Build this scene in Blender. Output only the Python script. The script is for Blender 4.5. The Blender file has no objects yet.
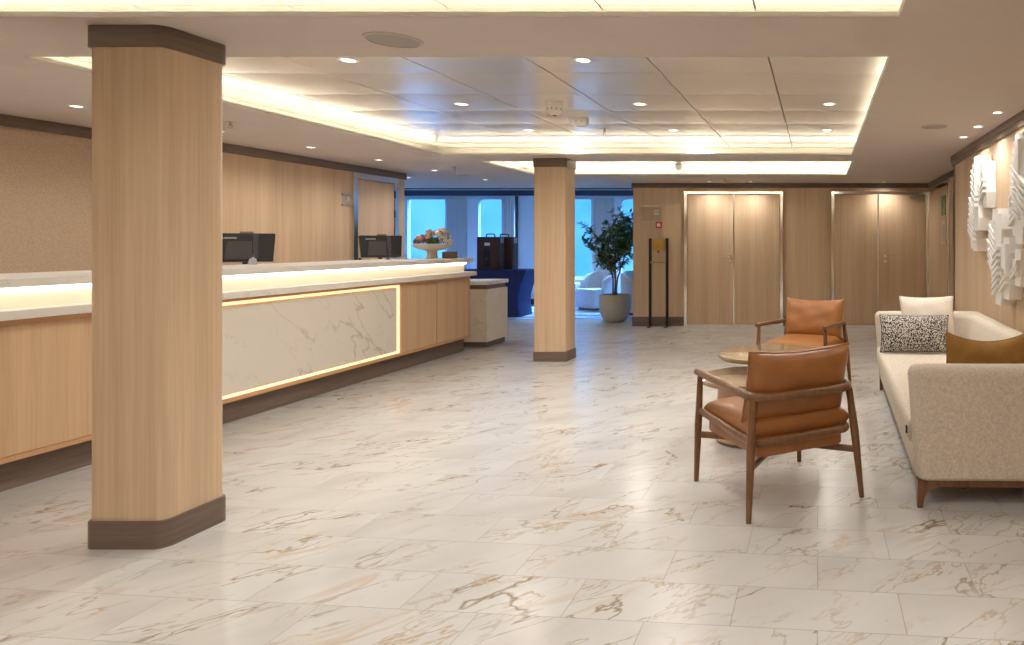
import bpy, bmesh, math, random
from mathutils import Vector, Matrix
R = math.radians
PI = math.pi
scene = bpy.context.scene
col = scene.collection
random.seed(7)

# ------------------------------------------------------------------ camera
# eye height 1.40 m, level view straight down the room, shifted frame
cam_data = bpy.data.cameras.new('camera')
cam = bpy.data.objects.new('camera', cam_data)
col.objects.link(cam)
cam.location = (0, 0, 1.40)
cam.rotation_euler = (R(90), 0, 0)
cam_data.sensor_width = 36.0
cam_data.lens = 680.0 / 1024 * 36
cam_data.shift_x = -(818 - 512) / 1024
cam_data.shift_y = -(322.5 - 242.5) / 1024
cam_data.clip_start = 0.05
cam_data.clip_end = 200
scene.camera = cam
scene.view_settings.view_transform = 'Standard'
scene.view_settings.look = 'None'
scene.view_settings.gamma = 1
scene.view_settings.use_curve_mapping = False
scene.view_settings.exposure = 0.40
try:
    scene.cycles.use_denoising = True
    scene.cycles.max_bounces = 8
    scene.cycles.diffuse_bounces = 5
    scene.cycles.glossy_bounces = 4
    scene.cycles.transparent_max_bounces = 12
    scene.cycles.sample_clamp_indirect = 6
    scene.cycles.caustics_reflective = False
    scene.cycles.caustics_refractive = False
except Exception:
    pass

# ------------------------------------------------------------------ node helpers
def new_mat(name):
    m = bpy.data.materials.new(name)
    m.use_nodes = True
    nt = m.node_tree
    b = nt.nodes['Principled BSDF']
    return m, nt, b

def N(nt, t, **kw):
    n = nt.nodes.new(t)
    for k, v in kw.items():
        if k in n.inputs.keys() if hasattr(n.inputs, 'keys') else False:
            n.inputs[k].default_value = v
        else:
            setattr(n, k, v)
    return n

def L(nt, a, b):
    nt.links.new(a, b)

def ramp(nt, stops):
    r = nt.nodes.new('ShaderNodeValToRGB')
    cr = r.color_ramp
    while len(cr.elements) < len(stops):
        cr.elements.new(0.5)
    for e, (p, c) in zip(cr.elements, stops):
        e.position = p
        e.color = (c[0], c[1], c[2], 1) if len(c) == 3 else c
    return r

def math_node(nt, op, a, b=None, clamp=False):
    n = nt.nodes.new('ShaderNodeMath')
    n.operation = op
    n.use_clamp = clamp
    for i, v in enumerate((a, b)):
        if v is None:
            continue
        if isinstance(v, (int, float)):
            n.inputs[i].default_value = v
        else:
            nt.links.new(v, n.inputs[i])
    return n.outputs[0]

def mix_col(nt, fac, a, b, mode='MIX'):
    n = nt.nodes.new('ShaderNodeMix')
    n.data_type = 'RGBA'
    n.blend_type = mode
    for idx, v in ((0, fac), (6, a), (7, b)):
        if isinstance(v, (int, float)):
            n.inputs[idx].default_value = v
        elif isinstance(v, tuple):
            n.inputs[idx].default_value = (v[0], v[1], v[2], 1)
        else:
            nt.links.new(v, n.inputs[idx])
    return n.outputs[2]

def obj_coords(nt, scale=(1, 1, 1), rot=(0, 0, 0), loc=(0, 0, 0)):
    tc = nt.nodes.new('ShaderNodeTexCoord')
    mp = nt.nodes.new('ShaderNodeMapping')
    mp.inputs['Scale'].default_value = scale
    mp.inputs['Rotation'].default_value = rot
    mp.inputs['Location'].default_value = loc
    L(nt, tc.outputs['Object'], mp.inputs['Vector'])
    return mp.outputs[0]

def plain(name, c, rough=0.5, metal=0.0, spec=0.5, noise=0.0, nscale=30):
    m, nt, b = new_mat(name)
    b.inputs['Base Color'].default_value = (c[0], c[1], c[2], 1)
    b.inputs['Roughness'].default_value = rough
    b.inputs['Metallic'].default_value = metal
    b.inputs['Specular IOR Level'].default_value = spec
    if noise:
        no = N(nt, 'ShaderNodeTexNoise')
        no.inputs['Scale'].default_value = nscale
        no.inputs['Detail'].default_value = 4
        L(nt, obj_coords(nt), no.inputs['Vector'])
        r = ramp(nt, [(0.3, tuple(x * (1 - noise) for x in c)), (0.7, tuple(min(1, x * (1 + noise)) for x in c))])
        L(nt, no.outputs[0], r.inputs[0])
        L(nt, r.outputs[0], b.inputs['Base Color'])
    return m

def wood(name, dark, light, rough=0.42, gscale=(55, 55, 1.1), fine=0.5, bump=0.0, spec=0.35):
    m, nt, b = new_mat(name)
    n1 = N(nt, 'ShaderNodeTexNoise')
    n1.inputs['Scale'].default_value = 1.0
    n1.inputs['Detail'].default_value = 5
    n1.inputs['Roughness'].default_value = 0.65
    L(nt, obj_coords(nt, gscale), n1.inputs['Vector'])
    n2 = N(nt, 'ShaderNodeTexNoise')
    n2.inputs['Scale'].default_value = 1.0
    n2.inputs['Detail'].default_value = 2
    L(nt, obj_coords(nt, tuple(x * 0.12 for x in gscale)), n2.inputs['Vector'])
    f = math_node(nt, 'ADD', math_node(nt, 'MULTIPLY', n1.outputs[0], fine), math_node(nt, 'MULTIPLY', n2.outputs[0], 1 - fine))
    r = ramp(nt, [(0.36, dark), (0.64, light)])
    L(nt, f, r.inputs[0])
    L(nt, r.outputs[0], b.inputs['Base Color'])
    b.inputs['Roughness'].default_value = rough
    b.inputs['Specular IOR Level'].default_value = spec
    if bump:
        bp = N(nt, 'ShaderNodeBump')
        bp.inputs['Strength'].default_value = bump
        bp.inputs['Distance'].default_value = 0.002
        L(nt, n1.outputs[0], bp.inputs['Height'])
        L(nt, bp.outputs[0], b.inputs['Normal'])
    return m

def weave(name, a, c, scale=260, rough=0.9, bump=0.25):
    m, nt, b = new_mat(name)
    outs = []
    for sc in ((scale, scale * .2, scale * .2), (scale * .2, scale, scale * .2), (scale * .2, scale * .2, scale)):
        n = N(nt, 'ShaderNodeTexNoise')
        n.inputs['Scale'].default_value = 1
        n.inputs['Detail'].default_value = 2
        L(nt, obj_coords(nt, sc), n.inputs['Vector'])
        outs.append(n.outputs[0])
    s = math_node(nt, 'ADD', math_node(nt, 'ADD', outs[0], outs[1]), outs[2])
    s = math_node(nt, 'DIVIDE', s, 3.0)
    r = ramp(nt, [(0.40, a), (0.60, c)])
    L(nt, s, r.inputs[0])
    L(nt, r.outputs[0], b.inputs['Base Color'])
    b.inputs['Roughness'].default_value = rough
    b.inputs['Specular IOR Level'].default_value = 0.2
    bp = N(nt, 'ShaderNodeBump')
    bp.inputs['Strength'].default_value = bump
    bp.inputs['Distance'].default_value = 0.002
    L(nt, s, bp.inputs['Height'])
    L(nt, bp.outputs[0], b.inputs['Normal'])
    return m

def emit(name, c, s):
    m, nt, b = new_mat(name)
    b.inputs['Base Color'].default_value = (0.8, 0.8, 0.8, 1)
    b.inputs['Emission Color'].default_value = (c[0], c[1], c[2], 1)
    b.inputs['Emission Strength'].default_value = s
    return m

def vein_layer(nt, vec, scale, width, distort, mask_scale, lo, hi):
    """thin wandering lines where a noise crosses its middle, broken by a second noise"""
    n = N(nt, 'ShaderNodeTexNoise')
    n.inputs['Scale'].default_value = scale
    n.inputs['Detail'].default_value = 5
    n.inputs['Roughness'].default_value = 0.55
    n.inputs['Distortion'].default_value = distort
    L(nt, vec, n.inputs['Vector'])
    d = math_node(nt, 'ABSOLUTE', math_node(nt, 'SUBTRACT', n.outputs[0], 0.5))
    ln = math_node(nt, 'SUBTRACT', 1.0, math_node(nt, 'DIVIDE', d, width), clamp=True)
    k = N(nt, 'ShaderNodeTexNoise')
    k.inputs['Scale'].default_value = mask_scale
    k.inputs['Detail'].default_value = 2
    L(nt, vec, k.inputs['Vector'])
    mr = N(nt, 'ShaderNodeMapRange')
    mr.inputs[1].default_value = lo
    mr.inputs[2].default_value = hi
    L(nt, k.outputs[0], mr.inputs[0])
    return math_node(nt, 'MULTIPLY', ln, mr.outputs[0], clamp=True)

def marble_floor():
    m, nt, b = new_mat('marble_tiles')
    tc = N(nt, 'ShaderNodeTexCoord')
    sep = N(nt, 'ShaderNodeSeparateXYZ')
    L(nt, tc.outputs['Object'], sep.inputs[0])
    X, Y = sep.outputs[0], sep.outputs[1]
    TW, TD, SH = 0.64, 0.290, 0.0904
    v = math_node(nt, 'ADD', Y, math_node(nt, 'MULTIPLY', X, SH))
    vr = math_node(nt, 'DIVIDE', math_node(nt, 'SUBTRACT', v, 2.453 - TD * 40), TD)
    row = math_node(nt, 'FLOOR', vr)
    vf = math_node(nt, 'FRACT', vr)
    half = math_node(nt, 'MULTIPLY', math_node(nt, 'MODULO', row, 2.0), 0.5)
    ur = math_node(nt, 'ADD', math_node(nt, 'DIVIDE', math_node(nt, 'SUBTRACT', X, -1.602 - TW * 40), TW), math_node(nt, 'SUBTRACT', half, 0.5 * 0))
    ci = math_node(nt, 'FLOOR', ur)
    uf = math_node(nt, 'FRACT', ur)
    # joint mask
    def edge(f, w):
        a = math_node(nt, 'MINIMUM', f, math_node(nt, 'SUBTRACT', 1.0, f))
        return math_node(nt, 'LESS_THAN', a, w)
    joint = math_node(nt, 'MAXIMUM', edge(uf, 0.0022 / TW), edge(vf, 0.0022 / TD))
    # each tile takes its own cut of the stone
    cmb = N(nt, 'ShaderNodeCombineXYZ')
    L(nt, math_node(nt, 'ADD', X, math_node(nt, 'MULTIPLY', ci, 3.17)), cmb.inputs[0])
    L(nt, math_node(nt, 'ADD', math_node(nt, 'MULTIPLY', v, 1.0), math_node(nt, 'MULTIPLY', row, 2.71)), cmb.inputs[1])
    L(nt, math_node(nt, 'MULTIPLY', math_node(nt, 'ADD', ci, row), 5.3), cmb.inputs[2])
    mp = N(nt, 'ShaderNodeMapping')
    mp.inputs['Rotation'].default_value = (0, 0, R(-48))
    L(nt, cmb.outputs[0], mp.inputs[0])
    mp2 = N(nt, 'ShaderNodeMapping')
    mp2.inputs['Scale'].default_value = (0.62, 1.7, 1)
    L(nt, mp.outputs[0], mp2.inputs[0])
    vec = mp2.outputs[0]
    v1 = vein_layer(nt, vec, 1.3, 0.009, 0.35, 1.1, 0.44, 0.60)
    v2 = vein_layer(nt, vec, 2.6, 0.014, 0.4, 2.2, 0.44, 0.60)
    v3 = vein_layer(nt, vec, 1.1, 0.030, 1.0, 1.6, 0.54, 0.64)
    v4 = vein_layer(nt, vec, 1.9, 0.010, 0.3, 1.4, 0.46, 0.60)
    cl = N(nt, 'ShaderNodeTexNoise')
    cl.inputs['Scale'].default_value = 1.6
    cl.inputs['Detail'].default_value = 5
    L(nt, vec, cl.inputs['Vector'])
    base = ramp(nt, [(0.30, (0.51, 0.485, 0.455)), (0.52, (0.575, 0.56, 0.535)), (0.75, (0.62, 0.61, 0.59))])
    L(nt, cl.outputs[0], base.inputs[0])
    c = mix_col(nt, math_node(nt, 'MULTIPLY', v3, 0.55), base.outputs[0], (0.47, 0.33, 0.20))
    c = mix_col(nt, math_node(nt, 'MULTIPLY', v2, 0.8), c, (0.40, 0.33, 0.26))
    c = mix_col(nt, math_node(nt, 'MULTIPLY', v4, 0.9), c, (0.44, 0.32, 0.20))
    c = mix_col(nt, math_node(nt, 'MULTIPLY', v1, 1.0), c, (0.27, 0.20, 0.115))
    c = mix_col(nt, math_node(nt, 'MULTIPLY', joint, 0.65), c, (0.22, 0.19, 0.16))
    L(nt, c, b.inputs['Base Color'])
    rr = math_node(nt, 'ADD', 0.25, math_node(nt, 'MULTIPLY', joint, 0.4))
    L(nt, rr, b.inputs['Roughness'])
    b.inputs['Specular IOR Level'].default_value = 0.5
    bp = N(nt, 'ShaderNodeBump')
    bp.inputs['Strength'].default_value = 0.15
    bp.inputs['Distance'].default_value = 0.002
    bp.invert = True
    L(nt, joint, bp.inputs['Height'])
    L(nt, bp.outputs[0], b.inputs['Normal'])
    return m

def marble_slab(name, base_c, vein_c, rot=(0, 0, 0), scale=(1, 1, 1), amount=0.7, rough=0.3, s1=1.2):
    m, nt, b = new_mat(name)
    mp2 = N(nt, 'ShaderNodeMapping')
    mp2.inputs['Scale'].default_value = scale
    L(nt, obj_coords(nt, (1, 1, 1), rot), mp2.inputs[0])
    vec = mp2.outputs[0]
    v1 = vein_layer(nt, vec, s1, 0.012, 0.2, 1.0, 0.44, 0.58)
    v2 = vein_layer(nt, vec, s1 * 2.4, 0.014, 0.6, 1.8, 0.48, 0.60)
    v3 = vein_layer(nt, vec, s1 * 0.9, 0.05, 1.0, 1.2, 0.52, 0.64)
    c = mix_col(nt, math_node(nt, 'MULTIPLY', v3, amount * 0.5), base_c, vein_c)
    c = mix_col(nt, math_node(nt, 'MULTIPLY', v2, amount * 0.6), c, vein_c)
    c = mix_col(nt, math_node(nt, 'MULTIPLY', v1, amount), c, tuple(x * 0.75 for x in vein_c))
    L(nt, c, b.inputs['Base Color'])
    b.inputs['Roughness'].default_value = rough
    return m

def glass_mat(name, tint=(1, 1, 1), gloss=0.08):
    m = bpy.data.materials.new(name)
    m.use_nodes = True
    nt = m.node_tree
    nt.nodes.clear()
    o = N(nt, 'ShaderNodeOutputMaterial')
    t = N(nt, 'ShaderNodeBsdfTransparent')
    t.inputs[0].default_value = (tint[0], tint[1], tint[2], 1)
    g = N(nt, 'ShaderNodeBsdfGlossy')
    g.inputs['Roughness'].default_value = 0.03
    mx = N(nt, 'ShaderNodeMixShader')
    fr = N(nt, 'ShaderNodeLayerWeight')
    fr.inputs[0].default_value = 0.5
    L(nt, math_node(nt, 'ADD', math_node(nt, 'MULTIPLY', math_node(nt, 'POWER', fr.outputs['Facing'], 4.0), 0.7), gloss * 0.4), mx.inputs[0])
    L(nt, t.outputs[0], mx.inputs[1])
    L(nt, g.outputs[0], mx.inputs[2])
    L(nt, mx.outputs[0], o.inputs[0])
    return m

# ------------------------------------------------------------------ materials
M = {}
M['oak'] = wood('oak_panelling', (0.565, 0.395, 0.245), (0.72, 0.54, 0.36))
M['oak_counter'] = wood('oak_counter', (0.57, 0.37, 0.21), (0.71, 0.49, 0.305), gscale=(70, 70, 1.4))
M['oak_orange'] = wood('oak_edging', (0.58, 0.31, 0.15), (0.66, 0.39, 0.20), gscale=(3, 3, 60))
M['dark_wood'] = wood('smoked_oak_trim', (0.125, 0.088, 0.067), (0.215, 0.158, 0.125), gscale=(4, 4, 90), rough=0.4)
M['walnut'] = wood('walnut', (0.125, 0.053, 0.020), (0.240, 0.112, 0.046), gscale=(45, 45, 6), rough=0.32, spec=0.5)
M['ceiling'] = plain('painted_ceiling', (0.62, 0.545, 0.485), 0.7, spec=0.25, noise=0.02, nscale=5)
M['ceiling_cove'] = plain('cove_paint', (0.85, 0.82, 0.72), 0.6)
m_, nt_, b_ = new_mat('satin_metal_panels')
b_.inputs['Base Color'].default_value = (0.80, 0.755, 0.70, 1)
b_.inputs['Metallic'].default_value = 0.4
b_.inputs['Roughness'].default_value = 0.25
M['panel'] = m_
M['seam'] = plain('panel_seam', (0.05, 0.045, 0.04), 0.7)
M['floor'] = marble_floor()
M['wallpaper'] = weave('woven_wallpaper', (0.47, 0.345, 0.235), (0.62, 0.48, 0.35), 420, 0.75, 0.1)
M['white_wall'] = plain('pale_wall_paint', (0.74, 0.74, 0.75), 0.6, noise=0.02)
M['grey_wood'] = wood('grey_beige_panel', (0.42, 0.36, 0.32), (0.55, 0.49, 0.44))
M['chrome'] = plain('polished_steel', (0.90, 0.89, 0.87), 0.12, 1.0)
M['steel'] = plain('brushed_steel', (0.55, 0.53, 0.50), 0.32, 1.0)
M['bronze'] = plain('bronze_rim', (0.36, 0.25, 0.16), 0.3, 0.8)
M['black'] = plain('black_plastic', (0.018, 0.018, 0.019), 0.35)
M['dark_grey'] = plain('dark_grey_plastic', (0.06, 0.06, 0.058), 0.3)
M['white_plastic'] = plain('white_plastic', (0.85, 0.83, 0.78), 0.35)
M['marble_panel'] = marble_slab('marble_counter_panel', (0.76, 0.70, 0.61), (0.40, 0.34, 0.27), rot=(R(42), 0, 0), scale=(1, 0.6, 1.9), amount=0.5, s1=1.15)
M['marble_top'] = marble_slab('marble_worktop', (0.80, 0.76, 0.70), (0.50, 0.43, 0.36), scale=(1.5, 1.5, 3), amount=0.45)
M['marble_podium'] = marble_slab('marble_podium', (0.77, 0.71, 0.60), (0.55, 0.43, 0.30), rot=(R(40), R(10), 0), scale=(1, 1.4, .6), amount=0.3, s1=1.6)
M['riser'] = plain('cream_riser_panel', (0.86, 0.82, 0.70), 0.35)
M['led_warm'] = emit('led_warm', (1.0, 0.91, 0.73), 10.5)
M['led_rear'] = emit('led_warm_rear', (1.0, 0.91, 0.73), 24.0)
M['led_amber'] = emit('led_amber', (1.0, 0.64, 0.30), 0.95)
M['led_counter'] = emit('led_counter', (1.0, 0.90, 0.70), 3.5)
M['lens'] = emit('downlight_lens', (1.0, 0.93, 0.82), 3.5)
M['lens_dim'] = emit('downlight_lens_dim', (1.0, 0.93, 0.82), 0.9)
M['lens_off'] = plain('unlit_lens', (0.55, 0.5, 0.44), 0.2)
M['leather'] = plain('tan_leather', (0.31, 0.120, 0.030), 0.40, noise=0.10, nscale=9)
M['sofa'] = weave('beige_linen', (0.48, 0.415, 0.325), (0.68, 0.61, 0.51), 380, 0.95, 0.3)
M['cream'] = weave('cream_linen', (0.74, 0.66, 0.56), (0.80, 0.72, 0.62), 200, 0.95, 0.2)
M['ochre'] = plain('ochre_velvet', (0.34, 0.175, 0.035), 0.65, noise=0.12, nscale=14)
M['ochre_side'] = plain('pale_back_fabric', (0.60, 0.47, 0.33), 0.8)
M['table_top'] = plain('gold_glass_top', (0.42, 0.315, 0.20), 0.05, 0.2, 0.6)
M['drum'] = wood('tan_drum', (0.46, 0.27, 0.155), (0.58, 0.365, 0.22), gscale=(50, 50, 1.5), rough=0.35)
M['art'] = plain('white_paper_relief', (0.86, 0.85, 0.82), 0.6)
M['pot'] = plain('stone_pot', (0.53, 0.475, 0.38), 0.55, noise=0.08, nscale=20)
M['soil'] = plain('soil', (0.06, 0.045, 0.035), 0.9, noise=0.3)
M['bark'] = plain('bark', (0.15, 0.10, 0.07), 0.85, noise=0.3)
M['leaf'] = plain('ficus_leaf', (0.11, 0.23, 0.085), 0.35, noise=0.5, nscale=6)
M['navy'] = plain('navy_stretch_cloth', (0.010, 0.022, 0.125), 0.7)
M['urn'] = plain('dark_brown_plastic', (0.075, 0.032, 0.026), 0.45)
M['glass'] = glass_mat('window_glass')
M['acrylic'] = glass_mat('clear_acrylic', (0.985, 0.99, 0.99), 0.08)
M['window_frame'] = plain('white_window_frame', (0.70, 0.71, 0.73), 0.4)
M['navy_trim'] = plain('navy_trim', (0.035, 0.04, 0.07), 0.5)
M['lounge_seat'] = weave('pale_lounge_fabric', (0.60, 0.60, 0.61), (0.72, 0.72, 0.72), 130)
M['gold'] = plain('brass_box', (0.55, 0.33, 0.09), 0.35, 0.6)
M['red'] = plain('red_plastic', (0.55, 0.06, 0.04), 0.4)
M['black_metal'] = plain('black_brown_metal', (0.028, 0.018, 0.014), 0.4, 0.3)
M['bowl'] = plain('cream_ceramic', (0.74, 0.66, 0.56), 0.35)
M['petal_cream'] = plain('cream_petals', (0.82, 0.72, 0.60), 0.6)
M['petal_pink'] = plain('peach_petals', (0.75, 0.47, 0.36), 0.6)
M['petal_blue'] = plain('blue_petals', (0.14, 0.22, 0.55), 0.6)
M['petal_wine'] = plain('wine_petals', (0.30, 0.07, 0.06), 0.6)
M['flower_leaf'] = plain('bouquet_leaf', (0.10, 0.20, 0.055), 0.5, noise=0.3, nscale=20)
M['curtain'] = plain('sheer_curtain', (0.72, 0.70, 0.68), 0.85)
M['poster_green'] = plain('green_safety_picture', (0.10, 0.22, 0.09), 0.4, noise=0.6, nscale=12)
M['paper'] = plain('notice_paper', (0.72, 0.66, 0.56), 0.6)
M['bottle'] = plain('grey_clear_plastic', (0.42, 0.44, 0.48), 0.2)
M['brown_card'] = plain('brown_card_box', (0.24, 0.15, 0.095), 0.6)

def carpet_mat():
    m, nt, b = new_mat('blue_patterned_carpet')
    w = N(nt, 'ShaderNodeTexNoise')
    w.inputs['Scale'].default_value = 1.4
    w.inputs['Detail'].default_value = 3
    w.inputs['Distortion'].default_value = 1.5
    L(nt, obj_coords(nt, (0.6, 2.2, 1)), w.inputs['Vector'])
    r = ramp(nt, [(0.36, (0.10, 0.15, 0.30)), (0.48, (0.20, 0.28, 0.48)), (0.54, (0.62, 0.65, 0.70)), (0.62, (0.20, 0.28, 0.50))])
    L(nt, w.outputs[0], r.inputs[0])
    L(nt, r.outputs[0], b.inputs['Base Color'])
    b.inputs['Roughness'].default_value = 0.95
    return m
M['carpet'] = carpet_mat()

def pattern_mat():
    m, nt, b = new_mat('woven_navy_cream_pattern')
    br = N(nt, 'ShaderNodeTexVoronoi')
    br.inputs['Scale'].default_value = 1.0
    br.inputs['Randomness'].default_value = 0.75
    L(nt, obj_coords(nt, (150, 90, 72), (0, R(28), 0)), br.inputs['Vector'])
    r = ramp(nt, [(0.40, (0.78, 0.70, 0.60)), (0.50, (0.035, 0.035, 0.05))])
    L(nt, br.outputs['Distance'], r.inputs[0])
    L(nt, r.outputs[0], b.inputs['Base Color'])
    b.inputs['Roughness'].default_value = 0.9
    return m
M['pattern'] = pattern_mat()

# ------------------------------------------------------------------ mesh helpers
def box(bm, x0, x1, y0, y1, z0, z1, bev=0.0, seg=2):
    vs = [bm.verts.new(p) for p in ((x0, y0, z0), (x1, y0, z0), (x1, y1, z0), (x0, y1, z0),
                                    (x0, y0, z1), (x1, y0, z1), (x1, y1, z1), (x0, y1, z1))]
    fs = [bm.faces.new([vs[i] for i in f]) for f in ((0, 3, 2, 1), (4, 5, 6, 7), (0, 1, 5, 4), (1, 2, 6, 5), (2, 3, 7, 6), (3, 0, 4, 7))]
    if bev > 0:
        es = list({e for f in fs for e in f.edges})
        bmesh.ops.bevel(bm, geom=es, offset=bev, segments=seg, affect='EDGES', profile=0.5)
    return vs

def prism(bm, pts, z0, z1, bev=0.0, seg=3, bev_bottom=False, plane='XY'):
    """extrude a closed outline; plane XY -> along z, YZ -> along x, XZ -> along y"""
    def P(a, b, c):
        return (a, b, c) if plane == 'XY' else ((c, a, b) if plane == 'YZ' else (a, c, b))
    lo = [bm.verts.new(P(a, b, z0)) for a, b in pts]
    hi = [bm.verts.new(P(a, b, z1)) for a, b in pts]
    n = len(pts)
    f0 = bm.faces.new(lo[::-1]); f1 = bm.faces.new(hi)
    fs = [f0, f1]
    for i in range(n):
        fs.append(bm.faces.new((lo[i], lo[(i + 1) % n], hi[(i + 1) % n], hi[i])))
    if bev > 0:
        es = list(f1.edges) + (list(f0.edges) if bev_bottom else [])
        bmesh.ops.bevel(bm, geom=es, offset=bev, segments=seg, affect='EDGES', profile=0.5)
    bmesh.ops.recalc_face_normals(bm, faces=[f for f in bm.faces])

def round_poly(corners, seg=6):
    """corners: (x, y, radius) -> outline with arcs"""
    out = []
    n = len(corners)
    for i in range(n):
        x, y, r = corners[i]
        p = Vector((x, y)); a = Vector(corners[i - 1][:2]); b = Vector(corners[(i + 1) % n][:2])
        if r <= 0:
            out.append((x, y)); continue
        d1 = (a - p).normalized(); d2 = (b - p).normalized()
        ang = d1.angle(d2)
        t = r / math.tan(ang / 2)
        s = p + d1 * t; e = p + d2 * t
        c = p + (d1 + d2).normalized() * (r / math.sin(ang / 2))
        a0 = math.atan2(s.y - c.y, s.x - c.x); a1 = math.atan2(e.y - c.y, e.x - c.x)
        da = (a1 - a0 + PI) % (2 * PI) - PI
        for k in range(seg + 1):
            t_ = a0 + da * k / seg
            out.append((c.x + r * math.cos(t_), c.y + r * math.sin(t_)))
    return out

def round_rect(x0, x1, y0, y1, r, seg=6):
    return round_poly([(x0, y0, r), (x1, y0, r), (x1, y1, r), (x0, y1, r)], seg)

def lathe(bm, prof, cx=0, cy=0, cz=0, seg=32, cap=True):
    rings = []
    for r, z in prof:
        if r <= 1e-5:
            rings.append([bm.verts.new((cx, cy, cz + z))])
        else:
            rings.append([bm.verts.new((cx + r * math.cos(2 * PI * k / seg), cy + r * math.sin(2 * PI * k / seg), cz + z)) for k in range(seg)])
    for a, b in zip(rings, rings[1:]):
        for k in range(seg):
            k2 = (k + 1) % seg
            if len(a) == 1 and len(b) == 1:
                continue
            if len(a) == 1:
                bm.faces.new((a[0], b[k], b[k2]))
            elif len(b) == 1:
                bm.faces.new((a[k], a[k2], b[0]))
            else:
                bm.faces.new((a[k], a[k2], b[k2], b[k]))
    if cap:
        if len(rings[0]) > 1: bm.faces.new(rings[0][::-1])
        if len(rings[-1]) > 1: bm.faces.new(rings[-1])
    bmesh.ops.recalc_face_normals(bm, faces=bm.faces[:])

def tube(bm, pts, rad, seg=10, sx=1.0, sz=1.0, closed=False):
    """sweep an ellipse along points; sx/sz stretch sideways / upwards"""
    pts = [Vector(p) for p in pts]
    n = len(pts)
    rads = rad if isinstance(rad, (list, tuple)) else [rad] * n
    rings = []
    for i, p in enumerate(pts):
        if closed:
            t = (pts[(i + 1) % n] - pts[i - 1]).normalized()
        else:
            t = (pts[min(i + 1, n - 1)] - pts[max(i - 1, 0)]).normalized()
        up = Vector((0, 0, 1))
        if abs(t.dot(up)) > 0.95:
            up = Vector((0, 1, 0))
        s = t.cross(up).normalized(); u = s.cross(t).normalized()
        rings.append([bm.verts.new(p + s * (rads[i] * sx * math.cos(2 * PI * k / seg)) + u * (rads[i] * sz * math.sin(2 * PI * k / seg))) for k in range(seg)])
    rng = range(n) if closed else range(n - 1)
    for i in rng:
        a, b = rings[i], rings[(i + 1) % n]
        for k in range(seg):
            bm.faces.new((a[k], a[(k + 1) % seg], b[(k + 1) % seg], b[k]))
    if not closed:
        bm.faces.new(rings[0][::-1]); bm.faces.new(rings[-1])
    bmesh.ops.recalc_face_normals(bm, faces=bm.faces[:])

def smooth_path(pts, it=3):
    pts = [Vector(p) for p in pts]
    for _ in range(it):
        new = [pts[0]]
        for a, b in zip(pts, pts[1:]):
            new += [a * .75 + b * .25, a * .25 + b * .75]
        new.append(pts[-1])
        pts = new
    return pts

def pillow(bm, w, h, t, n=22, p=2.0, q=0.5, concave=0.06, wob=0.0, dip=0.0, seed=1):
    """soft cushion in the local XZ plane, thickness along y, base at z=0"""
    rnd = random.Random(seed)
    ph = [rnd.uniform(0, 6.28) for _ in range(6)]
    grids = []
    for sgn in (-1, 1):
        g = []
        for i in range(n + 1):
            rowv = []
            for j in range(n + 1):
                u = math.sin((i / n * 2 - 1) * PI / 2); v = math.sin((j / n * 2 - 1) * PI / 2)
                x = u * w / 2 * (1 - concave * (1 - v * v))
                z = v * h / 2 * (1 - concave * (1 - u * u))
                if dip and v > 0:
                    z -= dip * v * (1 - u * u)
                th = (max(0, 1 - abs(u) ** p) * max(0, 1 - abs(v) ** p)) ** q
                y = sgn * (t / 2 * th)
                if wob:
                    y += wob * th * (math.sin(u * 7 + v * 5 + ph[0]) + math.sin(u * 4 - v * 9 + ph[1]) * .7)
                rowv.append((x, y, z + h / 2))
            g.append(rowv)
        grids.append(g)
    va = [[bm.verts.new(c) for c in r] for r in grids[0]]
    vb = [[(va[i][j] if i in (0, n) or j in (0, n) else bm.verts.new(grids[1][i][j])) for j in range(n + 1)] for i in range(n + 1)]
    for i in range(n):
        for j in range(n):
            bm.faces.new((va[i][j], va[i + 1][j], va[i + 1][j + 1], va[i][j + 1]))
            bm.faces.new((vb[i][j], vb[i][j + 1], vb[i + 1][j + 1], vb[i + 1][j]))
    bmesh.ops.recalc_face_normals(bm, faces=bm.faces[:])
    edge = [grids[0][i][0] for i in range(n + 1)] + [grids[0][n][j] for j in range(1, n + 1)] + [grids[0][i][n] for i in range(n - 1, -1, -1)] + [grids[0][0][j] for j in range(n - 1, 0, -1)]
    return edge

def xform(bm, mat):
    bmesh.ops.transform(bm, matrix=mat, verts=bm.verts[:])

def obj(name, bm, mat, parent=None, smooth=None, label=None):
    me = bpy.data.meshes.new(name)
    if smooth is not None:
        for f in bm.faces: f.smooth = True
        lim = R(smooth)
        for e in bm.edges:
            if len(e.link_faces) == 2:
                try:
                    e.smooth = e.calc_face_angle() < lim
                except ValueError:
                    pass
            else:
                e.smooth = False
    bm.to_mesh(me); bm.free()
    me.materials.append(M[mat] if isinstance(mat, str) else mat)
    o = bpy.data.objects.new(name, me)
    col.objects.link(o)
    if parent is not None: o.parent = parent
    if label: o['label'] = label
    return o

def tag(o, label, cat, group=None, kind=None):
    o['label'] = label; o['category'] = cat
    if group: o['group'] = group
    if kind: o['kind'] = kind
    return o

def thing(name, label, cat, loc=(0, 0, 0), rz=0.0, group=None, kind=None):
    o = bpy.data.objects.new(name, None)
    col.objects.link(o)
    o.location = loc; o.rotation_euler = (0, 0, rz)
    o.empty_display_size = 0.1
    return tag(o, label, cat, group, kind)

def struct(name, bm, mat, parent=None, smooth=None, label=None):
    o = obj(name, bm, mat, parent, smooth)
    if parent is None: o['kind'] = 'structure'
    if label: o['label'] = label
    return o

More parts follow.
